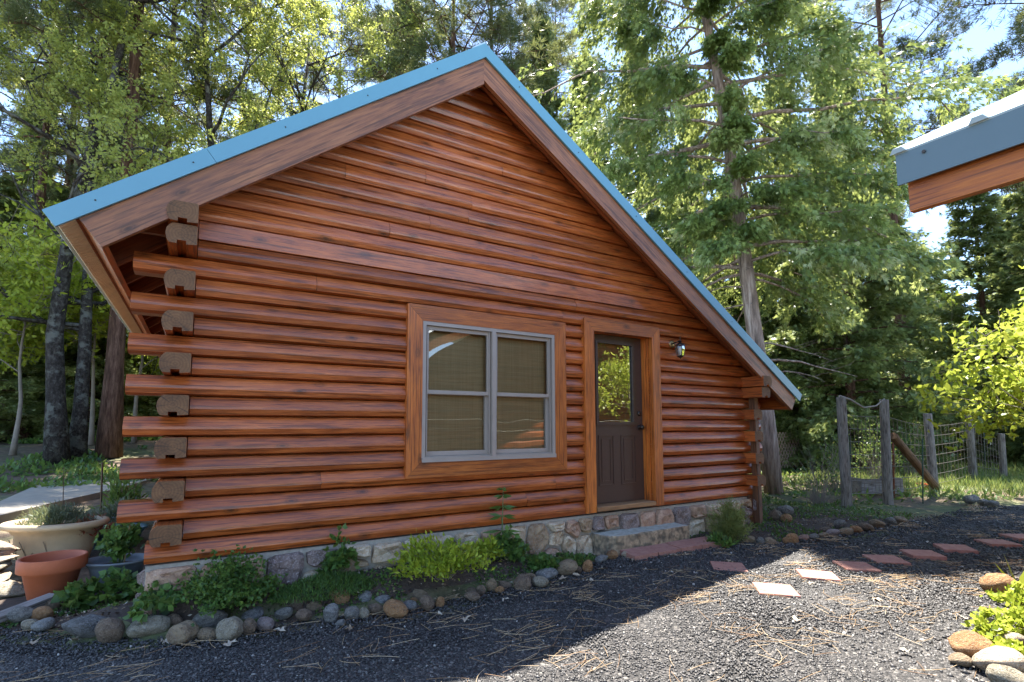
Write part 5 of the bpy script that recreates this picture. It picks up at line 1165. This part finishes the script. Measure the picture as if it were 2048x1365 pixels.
D = np.array([[-.75, .2, 1.0], [-.2, .3, 1.2], [.3, -.2, 1.1], [.6, .2, .8], [-.1, -.5, 1.0]]); D = D[:, [0]]*RT+D[:, [1]]*np.array([FW[0], FW[1], 0])+D[:, [2]]*np.array([0, 0, 1.0])
V, Fs = leaf_quads(np.zeros((5, 3)), D, np.array([.27, .30, .28, .25, .26]), .05, r_, .2); B.add(V, Fs, np.full(5, .6)); link('leaf_blades', B.mesh('leaf_blades', L_DOG), t)
for i, (px, py) in enumerate(((2030, 1215), (2040, 1270), (1975, 1280), (2042, 1330))):
    plant('leafy_weed', ['yellow-green plant beside the farther orange rock', 'yellow-green plant over the pale round rock', 'small yellow-green sprig above the big orange-tan rock', 'yellow-green plant behind the flat pale slab'][i], at(px, py, z=GZ), clump(100+i, [420, 500, 130, 420][i], [.16, .2, .09, .16][i], .16, .045, .7, .4, 12, 2), L_DOG, M_STEM)

# ------------------------------------------------------------------ fence, planter, lattice, twiggy shrubs at right
fence = thing('wire_fence', 'weathered round-post wire fence with a slanting brace log at right', 'fence', base_at(1693, 9.0))
FP = []
for (tx, ty), (bx, by), r in (((1682, 795), (1694, 1014), .078), ((1768, 800), (1776, 1007), .078), ((1855, 828), (1869, 988), .08), ((1937, 820), (1946, 966), .085), ((2002, 868), (2008, 964), .075)):
    g = at(bx, by, z=GZ-.01); d = depth(g); tpt = at(tx, ty, d=d); FP.append((g, tpt))
    b = MB().tube([g-np.array([0, 0, .15]), g+(tpt-g)*.5, tpt], [r*1.06, r, r*.95], 12, jit=.03); b.build('post', W_GREY, fence, org=g)
a = at(1786, 872, d=depth(FP[1][0])+.1); c_ = at(1872, 975, d=depth(FP[2][0])-.05); v = c_-a; L = np.linalg.norm(v)
o = MB().tube([(0, 0, 0), (L*.5, 0, 0), (L, 0, 0)], [.07, .075, .075], 12, jit=.03).build('brace', W_BRACE, fence); o.rotation_mode = 'QUATERNION'; o.rotation_quaternion = Vector(v).to_track_quat('X', 'Z'); o.location = tuple(a-np.array(fence.location))
for px, p0, p1, dd in ((1845, 878, 1034, 9.4), (1968, 862, 957, 15.5), (1997, 880, 962, 16.0), (1700, 862, 1010, 9.3)):
    a, c_ = at(px, p0, d=dd), at(px+(1 if px < 1900 else 3), p1, d=dd); MB().tube([a, c_], .012 if dd < 12 else .02, 6).build('metal_stake', M_TPOST, fence, org=c_)
a, c_ = at(1786, 880, d=10.2), at(1788, 1000, d=10.2); MB().tube([a, c_], .02, 6).build('metal_stake', M_RUST, fence, org=c_)
for (g0, t0_), (g1, t1_) in zip(FP, FP[1:]):
    for f in (.12, .24, .36, .48, .60, .72, .84):
        A_, C_ = g0+(t0_-g0)*f, g1+(t1_-g1)*f; mid = (A_+C_)/2-np.array([0, 0, .02]); MB().tube([A_, mid, C_], .005, 4).build('wire', M_WIRE, fence, org=A_)
    for s in np.arange(.08, 1, .09): A_ = g0+(g1-g0)*s; C_ = t0_+(t1_-t0_)*s; MB().tube([A_+(C_-A_)*.12, A_+(C_-A_)*.84], .004, 4).build('wire', M_WIRE, fence, org=A_)
E0, E1_ = FP[0][1], FP[1][1]
tag(MB().tube([E0+np.array([-.05, 0, .02]), E0+(E1_-E0)*.2+np.array([0, 0, -.03]), E0+(E1_-E0)*.5+np.array([0, 0, -.16]), E0+(E1_-E0)*.8+np.array([0, 0, -.12]), E1_+np.array([.02, 0, .02])], [.02, .017, .015, .014, .01], 6).build('vine', M_TWIG, None, org=E0), 'thick bare vine slung between the two tallest fence posts', 'vine')
g = at(1765, 990, z=GZ); t = thing('planter_box', 'weathered grey plank planter box behind the second fence post', 'planter', tuple(g)); u_ = unit(np.array([RT[0], RT[1], 0])); w_ = .42
for k in range(3):
    o = MB().box(-w_, w_, -.02, .02, 0, .095).build('plank', W_GREYX, t); o.location = (0, 0, .02+k*.1); o.rotation_euler = (0, 0, math.atan2(u_[1], u_[0]))
for s in (-1, 1):
    o = MB().box(-.02, .02, 0, .6, 0, .30).build('side_board', W_GREYX, t); o.location = tuple(u_*s*w_*.97+np.array([0, 0, .02])); o.rotation_euler = (0, 0, math.atan2(u_[1], u_[0]))
g = at(1852, 978, z=GZ); tag(MB().lathe([(.12, 0), (.16, .10), (.17, .11), (.15, .11), (.11, .02)], g, 18).build('orange_tray', M_ORANGE, None, org=g), 'orange-red plastic dish behind the slanting brace log', 'dish')
la, lb, lt = at(1540, 940, d=15), at(1602, 942, d=16.5), at(1540, 866, d=15)
lat_ = thing('lattice_panel', 'pale crisscross garden lattice behind the cabin corner', 'lattice', tuple(la)); Wd = np.linalg.norm((lb-la)[:2]); Hd = lt[2]-la[2]; dirv = unit((lb-la)*np.array([1, 1, 0]))
for sgn in (1, -1):
    for s in np.arange(-Hd, Wd, .21):
        x0_, x1_ = (s, s+Hd) if sgn > 0 else (s+Hd, s); z0_, z1_ = 0, Hd
        pa, pb = np.array([x0_, z0_], float), np.array([x1_, z1_], float); dv = pb-pa; ts = [0, 1]
        tl, th_ = 0.0, 1.0
        for lim, sg in ((0, 1), (Wd, -1)):
            if dv[0] != 0:
                tcut = (lim-pa[0])/dv[0]
                if (dv[0] > 0) == (sg > 0): tl = max(tl, tcut)
                else: th_ = min(th_, tcut)
        if th_-tl < .1: continue
        A_, C_ = pa+dv*tl, pa+dv*th_; off = .008*sgn
        nrm = np.array([-dirv[1], dirv[0], 0])
        MB().tube([dirv*A_[0]+np.array([0, 0, A_[1]])+nrm*off, dirv*C_[0]+np.array([0, 0, C_[1]])+nrm*off], .009, 4).build('slat', M_LATT, lat_, loc=(0, 0, 0))
for i, (px, d, hgt) in enumerate(((1630, 9.6, 1.1), (1660, 11.5, 1.3), (1745, 12.5, 1.5), (1820, 13.5, 1.6))):
    plant('twiggy_shrub', ['bare brown twiggy shrub left of the first fence post', 'thin twiggy shrub behind the first fence post', 'green twiggy shrub behind the second fence post', 'green twiggy shrub behind the brace log'][i], base_at(px, d), clump(110+i, [160, 500, 900, 900][i], .55, hgt, .06, .5, .4, 60, 1), L_GREEN, M_TWIG, 'shrub')

# saplings added to brighten the dark woods at left, pale leaves for sunlit ones
for lab, px, d, rz, sc in [('pale-leaved sapling added to brighten the woods left of the lichen-patched oak', 30, 12.5, .5, 1.7), ('pale-leaved sapling added to brighten the woods between the oak stems and the thick pine trunk', 185, 14.5, 2.0, 1.9), ('pale-leaved sapling added to brighten the woods behind the lichen-patched oak', 100, 15.0, 3.4, 2.2), ('pale-leaved sapling added to brighten the woods right of the thick pine trunk behind the log ends', 270, 15.5, 4.6, 1.9)]:
    c = dup(dog, lab, px, d, rz, sc); c.name = 'sapling'; c['category'] = 'sapling'
